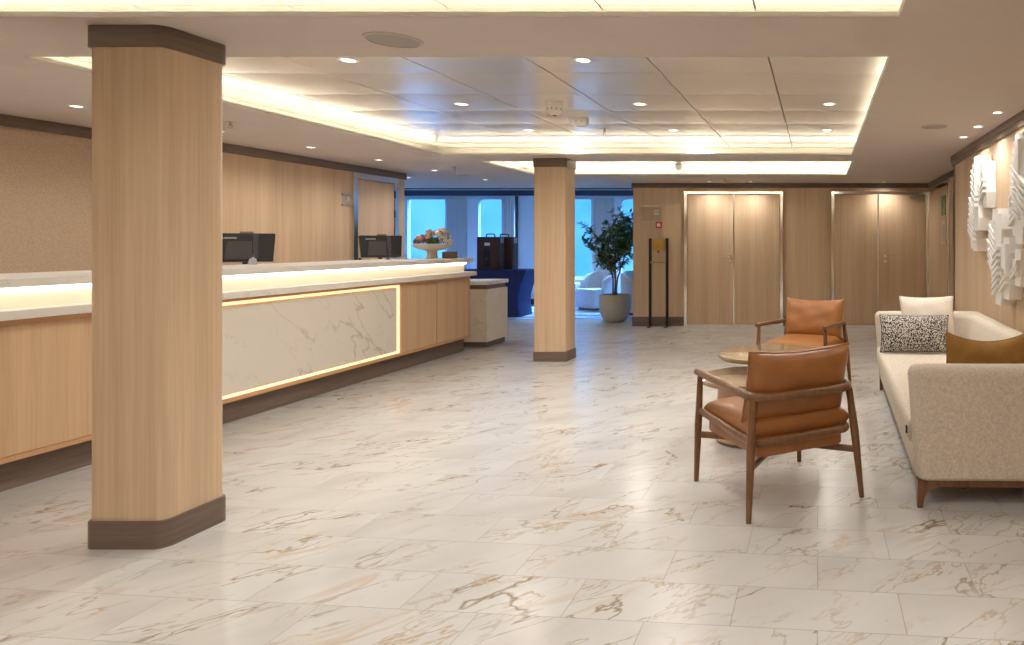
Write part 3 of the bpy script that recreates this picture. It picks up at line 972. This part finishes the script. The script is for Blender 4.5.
# ------------------------------------------------------------------ sofa
sf = thing('sofa', 'long beige linen three-seat sofa on short wooden legs against the oak wall', 'sofa', (1.03, 5.025, 0), R(-1.2))
HX0, HX1, HY = -.525, .485, 1.475
AT, BT = .15, .20
def sofa_ring(d, z):
    k = 1 - (z - .15) / .60
    f = .045 * k                     # front of the arms leans in towards the floor
    bt = BT - .06 + .16 * k          # padded back is thicker at the seat
    return round_poly([(HX0 + f + d, -HY + d, .066 - d), (HX1 - d, -HY + d, .08 - d), (HX1 - d, HY - d, .08 - d), (HX0 + f + d, HY - d, .066 - d),
                       (HX0 + f + d, HY - AT + d, .066 - d), (HX1 - bt + d, HY - AT + d, .28 + d), (HX1 - bt + d, -HY + AT - d, .28 + d), (HX0 + f + d, -HY + AT - d, .066 - d)], 8)
bm = NB()
levels = [(.012, .15), (0, .165), (0, .40), (0, .55)] + [(.056 * (1 - math.cos(a)), .694 + .056 * math.sin(a)) for a in [R(q) for q in (0, 15, 30, 45, 60, 75, 90)]]
rr = [[bm.verts.new((x, y, z)) for x, y in sofa_ring(d, z)] for d, z in levels]
for a, b_ in zip(rr, rr[1:]):
    for k in range(len(a)): bm.faces.new((a[k], a[(k + 1) % len(a)], b_[(k + 1) % len(a)], b_[k]))
bm.faces.new(rr[0][::-1]); bm.faces.new(rr[-1])
bmesh.ops.recalc_face_normals(bm, faces=bm.faces[:])
obj('frame', bm, 'sofa', sf, smooth=35)
obj('seat_base', B(HX0 + .045, HX1 - BT - .09, -HY + AT + .002, HY - AT - .002, .15, .30, bev=.01), 'sofa', sf)
bm = NB(); box(bm, HX0 + .012, HX1 - BT - .03, -HY + AT + .004, HY - AT - .004, .295, .44, bev=.045, seg=5)
obj('seat_cushion', bm, 'sofa', sf, smooth=50)
bm = NB()
box(bm, HX0 + .07, HX1 - .05, -HY + .03, -HY + .07, .108, .149, bev=.004); box(bm, HX0 + .07, HX1 - .05, HY - .07, HY - .03, .108, .149, bev=.004)
box(bm, HX0 + .055, HX0 + .095, -HY + .03, HY - .03, .112, .149, bev=.004); box(bm, HX1 - .09, HX1 - .05, -HY + .03, HY - .03, .112, .149, bev=.004)
obj('base_rail', bm, 'walnut', sf)
for sx in (0, 1):
    for sy in (-1, 1):
        bm = NB()
        x = HX0 + .05 if sx == 0 else HX1 - .045
        s = 1 if sx == 0 else -1
        prism(bm, [(x, 0), (x + s * .028, 0), (x + s * .038, .055), (x + s * .058, .095), (x + s * .10, .112), (x + s * .10, .148), (x, .148)], 0, .05, plane='XZ')
        xform(bm, Matrix.Translation((0, sy * (HY - .051) - .025, 0)))
        obj('leg', bm, 'walnut', sf)
obj('care_tag', B(HX0 + .002, HX0 + .011, -HY + AT - .002, -HY + AT + .022, .36, .40), 'black', sf)

def cushion(name, label, w, h, t, mat, loc, rot, piping=None, **kw):
    o = thing(name, label, 'cushion', loc, 0, None)
    o.rotation_euler = rot
    bm = NB(); edge = pillow(bm, w, h, t, **kw)
    obj('cover', bm, mat, o, smooth=60)
    bm = NB(); tube(bm, edge, .0045, 6, closed=True)
    obj('piping', bm, piping or mat, o, smooth=60)
    return o
cushion('throw_cushion', 'plain cream square cushion standing behind the patterned one on the sofa', .50, .47, .17, 'cream', (1.00, 6.11, .452), (R(-14), 0, R(4)), concave=.07, wob=.004, seed=2)
cushion('throw_cushion', 'black and cream patterned lumbar cushion leaning in the far sofa corner', .60, .325, .16, 'pattern', (.84, 5.88, .452), (R(-18), R(0), R(-2)), piping='black', concave=.05, wob=.003, seed=5)
cushion('throw_cushion', 'ochre velvet cushion peeking over the near sofa arm', .54, .465, .17, 'ochre', (.97, 3.925, .452), (R(12), R(-1), R(10)), concave=.06, wob=.006, dip=.055, seed=8)

# ------------------------------------------------------------------ armchairs
ac = thing('armchair', 'tan leather armchair with walnut frame seen from behind beside the low table', 'armchair', (0, 0, 0), 0, 'tan leather armchairs')
FL, RL = (.337, -.35), (.332, .345)
FT, RT = (.318, -.335), (.285, .292)
for s in (-1, 1):
    bm = NB(); tube(bm, [(s * FL[0], FL[1], 0), (s * (FL[0] * .5 + FT[0] * .5), (FL[1] + FT[1]) / 2, .33), (s * FT[0], FT[1], .618)], [.0135, .0215, .0165], 14)
    obj('leg', bm, 'walnut', ac, smooth=50)
    bm = NB(); tube(bm, [(s * RL[0], RL[1], 0), (s * (RL[0] * .45 + RT[0] * .55), RL[1] * .45 + RT[1] * .55, .36), (s * RT[0], RT[1], .60)], [.0135, .0235, .018], 14)
    obj('leg', bm, 'walnut', ac, smooth=50)
    bm = NB(); tube(bm, [(s * .325, -.342, .275), (-s * .005 * 0 + s * .0, .0, .262 + s * .012), (-s * .322, .335, .262)], .013, 10, sx=.8, sz=1.5)
    obj('cross_stretcher', bm, 'walnut', ac, smooth=50)
bm = NB()
path = smooth_path([(-.322, -.385, .636), (-.318, -.20, .632), (-.302, .18, .618), (-.285, .315, .612), (-.16, .335, .61), (0, .338, .61), (.16, .335, .61), (.285, .315, .612), (.302, .18, .618), (.318, -.20, .632), (.322, -.385, .636)], 3)
n = len(path); rad = [.017 + .004 * math.sin(PI * i / (n - 1)) for i in range(n)]; rad[0] = .012; rad[-1] = .012
tube(bm, path, rad, 12, sx=1.0, sz=1.15)
obj('arm_rail', bm, 'walnut', ac, smooth=50)
bm = NB()
path = smooth_path([(-.318, -.335, .415), (-.312, -.1, .402), (-.298, .20, .386), (-.275, .312, .382), (-.15, .322, .38), (0, .324, .38), (.15, .322, .38), (.275, .312, .382), (.298, .20, .386), (.312, -.1, .402), (.318, -.335, .415)], 3)
tube(bm, path, .017, 12, sx=.85, sz=1.25)
obj('seat_rail', bm, 'walnut', ac, smooth=50)
bm = NB(); prism(bm, round_poly([(-.275, -.335, .03), (.275, -.335, .03), (.255, .295, .05), (-.255, .295, .05)], 4), .295, .392, bev=.01, seg=2, bev_bottom=True)
obj('seat_pan', bm, 'leather', ac, smooth=40)
bm = NB(); pillow(bm, .585, .64, .14, p=7, q=.32, concave=.01, seed=4)
xform(bm, Matrix.Translation((0, -.035, .425)) @ Matrix.Rotation(R(-88), 4, 'X') @ Matrix.Translation((0, 0, -.32)))
obj('seat_cushion', bm, 'leather', ac, smooth=60)
bm = NB(); edge = pillow(bm, .59, .39, .18, p=4, q=.40, concave=.04, wob=.0028, dip=.018, seed=6)
tm = Matrix.Translation((0, .178, .462)) @ Matrix.Rotation(R(-14), 4, 'X')
xform(bm, tm)
bc = obj('back_cushion', bm, 'leather', ac, smooth=60)
bm = NB(); tube(bm, [tm @ Vector(p) for p in edge], .005, 6, closed=True)
obj('seam', bm, 'leather', bc, smooth=60)
# near chair
cx = (-.365 + .25 - .725 - .095) / 4; cy = (3.443 + 3.70 + 4.04 + 4.28) / 4
fx, fy = -.51, .85
ac.scale = (1.03, 1.02, 1); ac.location = (cx, cy, 0); ac.rotation_euler = (0, 0, math.atan2(fx, -fy))
rz2 = math.atan2(-.35, .937)
# front legs at (.07,6.2) and (-.558,6.43)
mx, my = (.07 - .558) / 2, (6.2 + 6.43) / 2
dup(ac, (mx + .35 * .345, my + .937 * .345 - .10, 0), rz2, 'tan leather armchair with walnut frame facing the camera behind the round tables', 'tan leather armchairs')

# ------------------------------------------------------------------ nesting tables
def round_table(label, loc, zt, rt, rb, rb2, oy=0):
    t = thing('coffee_table', label, 'table', loc, 0, 'round nesting tables')
    bm = NB(); lathe(bm, [(0, zt - .030), (rt - .006, zt - .030), (rt, zt - .024), (rt, zt - .008)], seg=64, cap=False)
    obj('rim', bm, 'bronze', t, smooth=40)
    bm = NB(); lathe(bm, [(rt, zt - .008), (rt - .001, zt - .002), (rt - .004, zt), (0, zt)], seg=64, cap=False)
    obj('top', bm, 'table_top', t, smooth=40)
    bm = NB(); lathe(bm, [(rb2 - .008, .022), (rb2, .026), (rb, zt - .031), (0, zt - .031)], cy=oy, seg=64, cap=False)
    obj('drum', bm, 'drum', t, smooth=40)
    bm = NB(); lathe(bm, [(0, 0), (rb2 - .012, 0), (rb2 - .012, .022), (0, .022)], cy=oy, seg=64, cap=False)
    obj('foot_ring', bm, 'dark_wood', t, smooth=40)
    return t
round_table('lower round table with gold glass top on a tan drum beside the near armchair', (-.475, 4.86, 0), .45, .37, .235, .26)
round_table('taller round table with gold glass top before the far armchair', (-.36, 5.22, 0), .56, .405, .07, .095, oy=.14)

# ------------------------------------------------------------------ white wall relief
def relief(label, yc, zc, cols, seed):
    t = thing('wall_relief', label, 'wall art', (XR - .002, yc, zc), 0, 'white paper wall reliefs')
    rnd = random.Random(seed)
    for (y0, y1, z0, z1, dpt) in cols:
        # scalloped upright slab
        n = max(3, int((z1 - z0) / .11))
        left, right = [], []
        for k in range(n + 1):
            z = z0 + (z1 - z0) * k / n
            a = .018 if k % 2 else -.004
            right.append((y1 + a, z)); left.append((y0 - a * .8, z))
        bm = NB(); prism(bm, right + left[::-1], -dpt, 0, plane='YZ')
        slab = obj('upright_slab', bm, 'art', t)
        # folded fins on the face
        if rnd.random() < .95:
            m = int((z1 - z0) / .055)
            sg = rnd.choice((-1, 1))
            bm = NB()
            ks = range(1, max(2, int(m * .62)))
            off = rnd.uniform(0, (z1 - z0) * .25)
            for k in ks:
                z = z0 + off + k * .05
                if z > z1 - .10: break
                sl = .075 * sg
                pr = [(y0 + .006, z), (y0 + .006, z + .022), (y1 - .006, z + .022 + sl), (y1 - .006, z + sl)]
                if max(p[1] for p in pr) > z1 or min(p[1] for p in pr) < z0: continue
                prism(bm, pr, -dpt - .035, -dpt - .0005, plane='YZ')
            if len(bm.faces):
                obj('folded_fins', bm, 'art', slab)
            else:
                bm.free()
        if rnd.random() < .7:
            bm = NB()
            z = z1 - rnd.uniform(.02, .10)
            n = 5
            zz = z
            pts = []
            h = min(.34, (z1 - z0) * .45)
            for k in range(n):
                pts += [(y1 - .01, zz - h * k / n), (y1 - (.05 if k % 2 else .07), zz - h * (k + .5) / n)]
            pts += [(y0 + .012, z - h), (y0 + .012, z)]
            prism(bm, pts, -dpt - .028, -dpt - .0005, plane='YZ')
            obj('layered_sheet', bm, 'art', slab)
    return t
relief('upper white folded paper relief farthest along the oak wall', 6.34, 1.76, [(.27, .42, -.42, .02, .05), (.12, .27, -.36, .22, .075), (-.03, .12, -.44, .34, .095), (-.20, -.03, -.25, .43, .12), (-.34, -.20, -.05, .36, .08)], 11)
relief('lowest white folded paper relief on the oak wall above the sofa', 5.52, 1.29, [(.34, .48, -.05, .16, .05), (.20, .34, -.20, .28, .075), (.03, .20, -.28, .39, .10), (-.14, .03, -.39, .34, .12), (-.30, -.14, -.33, .15, .10), (-.46, -.30, -.22, .06, .06)], 23)
relief('white folded paper relief cut by the picture edge on the oak wall', 4.90, 1.79, [(.28, .42, -.20, .16, .05), (.12, .28, -.34, .26, .085), (-.05, .12, -.40, .40, .11), (-.22, -.05, -.28, .36, .12), (-.38, -.22, -.12, .20, .07)], 37)

# ------------------------------------------------------------------ potted tree
pt = thing('potted_tree', 'leafy green ficus tree in a rounded stone pot before the lounge', 'plant', (-3.62, 12.12, 0))
bm = NB(); lathe(bm, [(0, 0), (.15, 0), (.165, .006), (.225, .07), (.262, .18), (.268, .30), (.262, .475), (.246, .478), (.246, .42), (0, .42)], seg=48, cap=False)
obj('pot', bm, 'pot', pt, smooth=40)
bm = NB(); lathe(bm, [(.244, .415), (.15, .432), (0, .438)], seg=32, cap=False)
obj('soil', bm, 'soil', pt, smooth=40)
rnd = random.Random(21)
tb = NB(); lb = NB()
def branch(p, d, ln, r, lvl):
    pts = [p]; q = p.copy(); dd = d.copy()
    n = 4
    for k in range(n):
        dd = (dd + Vector((rnd.uniform(-.2, .2), rnd.uniform(-.2, .2), rnd.uniform(-.05, .15)))).normalized()
        q = q + dd * (ln / n); pts.append(q.copy())
    tube(tb, pts, [r * (1 - .6 * k / n) for k in range(n + 1)], 6)
    if lvl >= 1:
        for k in range(15 if lvl == 2 else 10):
            t_ = rnd.uniform(.15, 1); i = min(n - 1, int(t_ * n)); pp = pts[i].lerp(pts[i + 1], t_ * n - i)
            ld = (dd * .5 + Vector((rnd.uniform(-1, 1), rnd.uniform(-1, 1), rnd.uniform(-.7, .5)))).normalized()
            leaf(lb, pp, ld, Vector((rnd.uniform(-.4, .4), rnd.uniform(-.4, .4), 1)).normalized(), rnd.uniform(.08, .13), rnd.uniform(.020, .030))
    if lvl < 2:
        for k in range(8 if lvl == 0 else 4):
            t_ = rnd.uniform(.2 if lvl else .27, 1); i = min(n - 1, int(t_ * n)); pp = pts[i].lerp(pts[i + 1], t_ * n - i)
            az = rnd.uniform(0, 2 * PI)
            nd = (dd * .7 + Vector((math.cos(az), math.sin(az), rnd.uniform(-.1, .6)))).normalized()
            branch(pp, nd, ln * (.36 if lvl == 0 else .55), r * .5, lvl + 1)
for k in range(4):
    a = k * PI / 2 + .4
    branch(Vector((.03 * math.cos(a), .03 * math.sin(a), .43)), Vector((.10 * math.cos(a + 1), .10 * math.sin(a + 1), 1)).normalized(), 1.12 + .08 * k, .016, 0)
obj('trunk', tb, 'bark', pt, smooth=50)
obj('foliage', lb, 'leaf', pt)

# ------------------------------------------------------------------ buffet table with beverage dispensers
bt = thing('buffet_table', 'buffet table under a tight navy stretch cloth behind the podium', 'table', (-6.35, 13.0, .004))
bm = NB()
rings = []
HXt, HYt = .93, .38
for (f, z) in ((.16, .0), (.165, .05), (.19, .20), (.185, .40), (.13, .60), (.055, .76), (.008, .86), (0, .882)):
    rings.append([bm.verts.new((x, y, z)) for x, y in round_rect(-HXt + f, HXt - f, -HYt + f * .45, HYt - f * .45, .03, 4)])
for a, b_ in zip(rings, rings[1:]):
    n = len(a)
    for k in range(n): bm.faces.new((a[k], a[(k + 1) % n], b_[(k + 1) % n], b_[k]))
bm.faces.new(rings[-1]); bm.faces.new(rings[0][::-1])
bmesh.ops.recalc_face_normals(bm, faces=bm.faces[:])
obj('stretch_cloth', bm, 'navy', bt, smooth=45)
def dispenser(label, x, y):
    t = thing('beverage_dispenser', label, 'dispenser', (x, y, .8865), 0, 'insulated beverage dispensers')
    bm = NB(); box(bm, -.205, .205, -.115, .115, .0, .62, bev=.015, seg=3)
    for k in range(3):
        box(bm, .204, .216, -.09 + k * .07, -.05 + k * .07, .03, .58, bev=.004)
        box(bm, -.216, -.204, -.09 + k * .07, -.05 + k * .07, .03, .58, bev=.004)
    obj('body', bm, 'urn', t, smooth=30)
    bm = NB(); prism(bm, round_poly([(-.075, .05, .01), (.055, .05, .01), (.055, .40, .055), (-.075, .40, .055)], 6), -.122, -.1155, plane='XZ')
    obj('spout_recess', bm, 'black', t)
    bm = NB(); tube(bm, [(-.01, -.123, .20), (-.01, -.165, .19), (-.01, -.17, .14)], .014, 10); box(bm, -.025, .005, -.175, -.13, .20, .225, bev=.003)
    obj('spigot', bm, 'dark_grey', t, smooth=40)
    obj('label_plate', B(-.06, .04, -.119, -.1155, .455, .51, bev=.001), 'white_plastic', t)
    bm = NB(); tube(bm, smooth_path([(-.08, 0, .615), (-.08, 0, .66), (-.06, 0, .675), (.06, 0, .675), (.08, 0, .66), (.08, 0, .615)], 2), .011, 10)
    obj('handle', bm, 'black', t, smooth=40)
    for k in range(2):
        obj('latch', B(.217, .228, -.06 + k * .08, -.035 + k * .08, .50, .60, bev=.003), 'steel', t)
    return t
dispenser('dark brown insulated beverage dispenser in front on the navy table', -6.21, 12.90)
dispenser('dark brown insulated beverage dispenser standing behind the other one', -6.10, 13.225)

# ------------------------------------------------------------------ lounge chairs, side table, outlet
lc = thing('lounge_chair', 'pale tub chair beside the window behind the potted tree', 'armchair', (-4.62, 14.35, .0045), R(-35), 'pale lounge tub chairs')
bm = NB(); prism(bm, round_rect(-.33, .33, -.38, .20, .07), .05, .43, bev=.03, seg=4)
obj('seat', bm, 'lounge_seat', lc, smooth=40)
bm = NB()
outs = []
n = 22
for i in range(n + 1):
    a = R(-28) + R(236) * i / n
    s = math.sin(PI * i / n)
    zt = .60 + .24 * s ** .8
    ring = []
    for (rr, z) in ((.40, .12), (.43, .40), (.43, zt - .04), (.40, zt), (.34, zt), (.31, zt - .05), (.31, .12)):
        ring.append(bm.verts.new((rr * math.cos(a), rr * math.sin(a) * .95, z)))
    outs.append(ring)
for a, b_ in zip(outs, outs[1:]):
    for k in range(7): bm.faces.new((a[k], a[(k + 1) % 7], b_[(k + 1) % 7], b_[k]))
bm.faces.new(outs[0]); bm.faces.new(outs[-1][::-1])
bmesh.ops.recalc_face_normals(bm, faces=bm.faces[:])
obj('backrest', bm, 'lounge_seat', lc, smooth=45)
bm = NB(); prism(bm, round_rect(-.28, .28, -.33, .20, .06), 0, .05); obj('base', bm, 'dark_wood', lc)
bm = NB(); pillow(bm, .44, .30, .14, p=3, seed=9); xform(bm, Matrix.Translation((0, .19, .42)) @ Matrix.Rotation(R(-15), 4, 'X'))
obj('back_pillow', bm, 'lounge_seat', lc, smooth=60)
dup(lc, (-3.42, 13.3, .0045), R(60), 'pale tub chair half hidden by the oak wall end and the potted tree', 'pale lounge tub chairs')
stb = thing('side_table', 'small white drum side table below the window beside the square column', 'table', (-5.38, 14.75, .0045))
bm = NB(); lathe(bm, [(0, 0), (.19, 0), (.15, .25), (.17, .48), (0, .48)], seg=40, cap=False); obj('pedestal', bm, 'white_plastic', stb, smooth=40)
bm = NB(); lathe(bm, [(0, .481), (.225, .481), (.23, .49), (.23, .505), (.222, .512), (0, .512)], seg=40, cap=False); obj('top', bm, 'white_plastic', stb, smooth=40)
ot = thing('wall_outlet', 'small grey wall outlet above the skirting beside the navy table', 'outlet', (pxX(528.5, YW), YW, .24))
obj('plate', B(-.06, .06, -.010, -.001, 0, .10, bev=.003), 'steel', ot)
for k in (-1, 1): obj('socket', B(k * .028 - .018, k * .028 + .018, -.0125, -.0101, .03, .07, bev=.001), 'dark_grey', ot)

# ------------------------------------------------------------------ ceiling fittings
def spot(x, y, z, power, size=100, blend=1.0, rad=.035, color=(1.0, .955, .885)):
    ld = bpy.data.lights.new('downlight_beam', 'SPOT')
    ld.energy = power * 1.5; ld.spot_size = R(max(160, size)); ld.spot_blend = blend if size < 170 else .35; ld.shadow_soft_size = rad if size < 170 else .05; ld.color = color
    o = bpy.data.objects.new('downlight_beam', ld); col.objects.link(o)
    o.location = (x, y, z - .025)
    return o
proto = {}
def downlight(x, y, z, label, power=28, lit=True, r=.052, size=110):
    key = (lit, r)
    if key not in proto:
        t = thing('downlight', label, 'ceiling light', (x, y, z), 0, 'recessed ceiling downlights')
        bm = NB(); lathe(bm, [(r * .74, -.004), (r, -.006), (r + .006, -.001), (r + .006, -.0005)], seg=28, cap=False)
        obj('trim_ring', bm, 'white_plastic', t, smooth=40)
        bm = NB(); lathe(bm, [(0, -.0035), (r * .76, -.0035), (r * .76, -.001), (0, -.001)], seg=28, cap=False)
        obj('lens', bm, {True: 'lens', 'dim': 'lens_dim', False: 'lens_off'}[lit], t)
        proto[key] = t
    else:
        dup(proto[key], (x, y, z), 0, label, 'recessed ceiling downlights')
    if lit:
        spot(x, y, z, power, size)

cols_ = [(-4.12, 'over the counter side'), (-2.88, 'second from the counter'), (-1.44, 'third from the counter'), (.09, 'on the sofa side')]
rows_ = [(4.17, 'front row', 0), (5.49, 'second row', 1), (6.77, 'third row', 2), (8.0, 'last row in the rear cove', 3)]
for (yy, rn, ri) in rows_:
    for (xx, cn) in cols_:
        if ri == 0 and xx == .09: continue
        if ri == 0 and xx == -4.12: continue
        if ri == 3 and xx in (-4.12, .09): continue
        downlight(xx, yy, ZP, 'round downlight in main ceiling tray, %s, %s' % (rn, cn), lit=(True if (ri < 3 and xx != -4.12) else ('dim' if ri == 3 else False)), power=(30 if ri < 3 else 60), size=(110 if ri < 3 else 174))  # rear cove row: unlit-looking fittings, glow and beams added to brighten the back wall
for xx, cn in ((-2.67, 'nearest the square column'), (-1.27, 'in the middle'), (.15, 'nearest the sofa wall')):
    downlight(xx, 10.15, ZP, 'round dim downlight in the narrow rear ceiling tray, %s' % cn, lit='dim', power=110, size=110)  # real fittings, but the strong beams are added as front light for the back wall
ordn = ['first', 'second', 'third', 'fourth', 'fifth']
for k, (xx, yy) in enumerate(((-5.40, 4.95), (-5.34, 6.06), (-5.29, 7.09), (-5.28, 8.17), (-5.28, 9.36))):
    downlight(xx, yy, ZC, 'small downlight in the ceiling strip behind the counter, %s from the camera' % ordn[k], power=16, r=.042)
downlight(-6.26, 10.38, ZC, 'small downlight near the end of the oak wall by the lounge', power=10, r=.042)
downlight(-5.25, 10.73, ZC, 'small downlight between the navy table and the square column', power=14, r=.042)
for k, (yy, nm) in enumerate(((5.19, 'first'), (5.82, 'second'), (6.40, 'third'))):
    downlight(1.37, yy, ZC, 'downlight washing the white reliefs, %s of three along the sofa wall' % nm, power=13, r=.042)
downlight(-1.77, 11.08, ZC, 'small downlight before the double door beside the sanitiser stand, counter side', power=14, r=.035)
downlight(-1.10, 11.08, ZC, 'small downlight before the double door beside the sanitiser stand, sofa side', power=14, r=.035)
downlight(1.08, 11.15, ZC, 'small downlight before the double door near the corner', power=15, r=.035)

# lamps of the part of the room around and behind the camera
for xx in (-2.88, -1.44, .05):
    for yy in (1.9, .4, -1.1):
        spot(xx, yy, ZP, 20, 120)
for yy in (3.8, 2.6, 1.2, -.4):
    spot(-5.42, yy, ZC, 14, 110)
for yy in (3.9, 1.6, .2, -1.2):
    spot(1.30, yy, ZC, 12, 110)
for xx, yy in ((-8.2, 11.2), (-7.2, 13.6), (-4.6, 13.4)):
    spot(xx, yy, ZC if yy < 12 else 2.57, 10, 120)

def disc_speaker(x, y, r, label):
    t = thing('ceiling_speaker', label, 'speaker', (x, y, ZC))
    bm = NB(); lathe(bm, [(0, -.006), (r * .93, -.006), (r * .93, -.0005), (0, -.0005)], seg=40, cap=False); obj('grille', bm, 'steel_paint', t)
    bm = NB(); lathe(bm, [(r * .93, -.008), (r, -.007), (r + .004, -.0005), (r * .93, -.0005)], seg=40, cap=False); obj('rim', bm, 'white_warm', t, smooth=40)
M['steel_paint'] = plain('speaker_grille', (0.36, 0.325, 0.295), 0.6, noise=.05, nscale=200)
M['white_warm'] = plain('speaker_rim', (0.56, 0.48, 0.41), 0.5)
disc_speaker(-2.08, 3.33, .125, 'round flush ceiling speaker on the beam before the main tray')
disc_speaker(.99, 5.80, .115, 'round flush ceiling speaker beside the reliefs near the sofa')
disc_speaker(-5.17, 9.95, .10, 'round flush ceiling speaker near the lounge above the counter end')

def detector(x, y, z, r, h, label, kind):
    t = thing('smoke_detector', label, 'detector', (x, y, z))
    bm = NB(); lathe(bm, [(0, -h), (r * .55, -h), (r * .78, -h + .012), (r * .95, -h * .55), (r, -h * .5), (r, -.0005), (0, -.0005)], seg=28, cap=False)
    obj('body', bm, 'white_plastic', t, smooth=45)
    bm = NB(); lathe(bm, [(0, -h - .008), (r * .22, -h - .006), (r * .26, -h - .0005), (0, -h - .0005)], seg=16, cap=False)
    obj('sensor', bm, 'dark_grey' if kind == 0 else 'white_plastic', t, smooth=40)
    bm = NB()
    for k in range(10):
        a = 2 * PI * k / 10
        box(bm, -.004, .004, r * .86, r * .965, -h * .62, -h * .40)
        for v in bm.verts[-8:]: v.co = Matrix.Rotation(a, 3, 'Z') @ v.co
    obj('vents', bm, 'dark_grey', t)
bm = None
detector(-2.10, 5.42, ZP, .062, .105, 'tall white smoke detector in the main ceiling tray, first of the pair', 0)
detector(-2.15, 6.12, ZP, .083, .075, 'wide white smoke detector in the main ceiling tray, behind the tall one', 1)
detector(-2.02, 9.86, ZP, .055, .07, 'white smoke detector in the narrow rear ceiling tray', 1)

def sprinkler(x, y, z, label):
    t = thing('sprinkler', label, 'sprinkler', (x, y, z))
    bm = NB(); lathe(bm, [(0, -.006), (.03, -.006), (.034, -.0005), (0, -.0005)], seg=20, cap=False); obj('escutcheon', bm, 'white_warm', t, smooth=40)
    bm = NB(); lathe(bm, [(0, -.03), (.010, -.03), (.010, -.0062), (0, -.0062)], seg=12, cap=False)
    tube(bm, [(-.012, 0, -.025), (-.016, 0, -.045), (-.004, 0, -.06)], .003, 6); tube(bm, [(.012, 0, -.025), (.016, 0, -.045), (.004, 0, -.06)], .003, 6)
    obj('frame_arms', bm, 'steel', t, smooth=40)
    bm = NB(); lathe(bm, [(0, -.064), (.022, -.062), (.022, -.060), (0, -.060)], seg=14, cap=False); obj('deflector', bm, 'steel', t)
sprinkler(-2.10, 6.70, ZP, 'small sprinkler head in the main ceiling tray behind the smoke detectors')
sprinkler(-4.83, 5.59, ZC, 'sprinkler head in the ceiling above the counter beside the wide column')
sprinkler(-4.76, 8.90, ZC, 'sprinkler head in the ceiling above the counter end')
sprinkler(-1.47, 10.72, ZC, 'tiny sprinkler head before the double door by the sanitiser stand')
sprinkler(-5.55, 12.05, ZC, 'sprinkler head in the ceiling at the lounge edge')

# ------------------------------------------------------------------ daylight outside the windows
w = bpy.data.worlds.new('world'); scene.world = w; w.use_nodes = True
nt = w.node_tree
bg = nt.nodes['Background']
tc = N(nt, 'ShaderNodeTexCoord')
no = N(nt, 'ShaderNodeTexNoise'); no.inputs['Scale'].default_value = 9; no.inputs['Detail'].default_value = 6
L(nt, tc.outputs['Generated'], no.inputs['Vector'])
r = ramp(nt, [(0.35, (0.035, 0.25, 0.72)), (0.68, (0.085, 0.36, 0.85))])
L(nt, no.outputs[0], r.inputs[0])
L(nt, r.outputs[0], bg.inputs['Color'])
bg.inputs['Strength'].default_value = 1.75
sl = bpy.data.lights.new('daylight', 'SUN'); sl.energy = 65.0; sl.angle = R(50); sl.color = (.20, .52, 1.0)
so = bpy.data.objects.new('daylight', sl); col.objects.link(so); so.rotation_euler = (R(-36), 0, 0)
for i, (a, b_, r_) in enumerate(WIN):
    ld = bpy.data.lights.new('window_portal', 'AREA'); ld.shape = 'RECTANGLE'; ld.size = b_ - a; ld.size_y = WZ1 - WZ0
    ld.cycles.is_portal = True
    o = bpy.data.objects.new('window_portal', ld); col.objects.link(o)
    o.location = ((a + b_) / 2, YW + .2, (WZ0 + WZ1) / 2); o.rotation_euler = (R(-90), 0, 0)
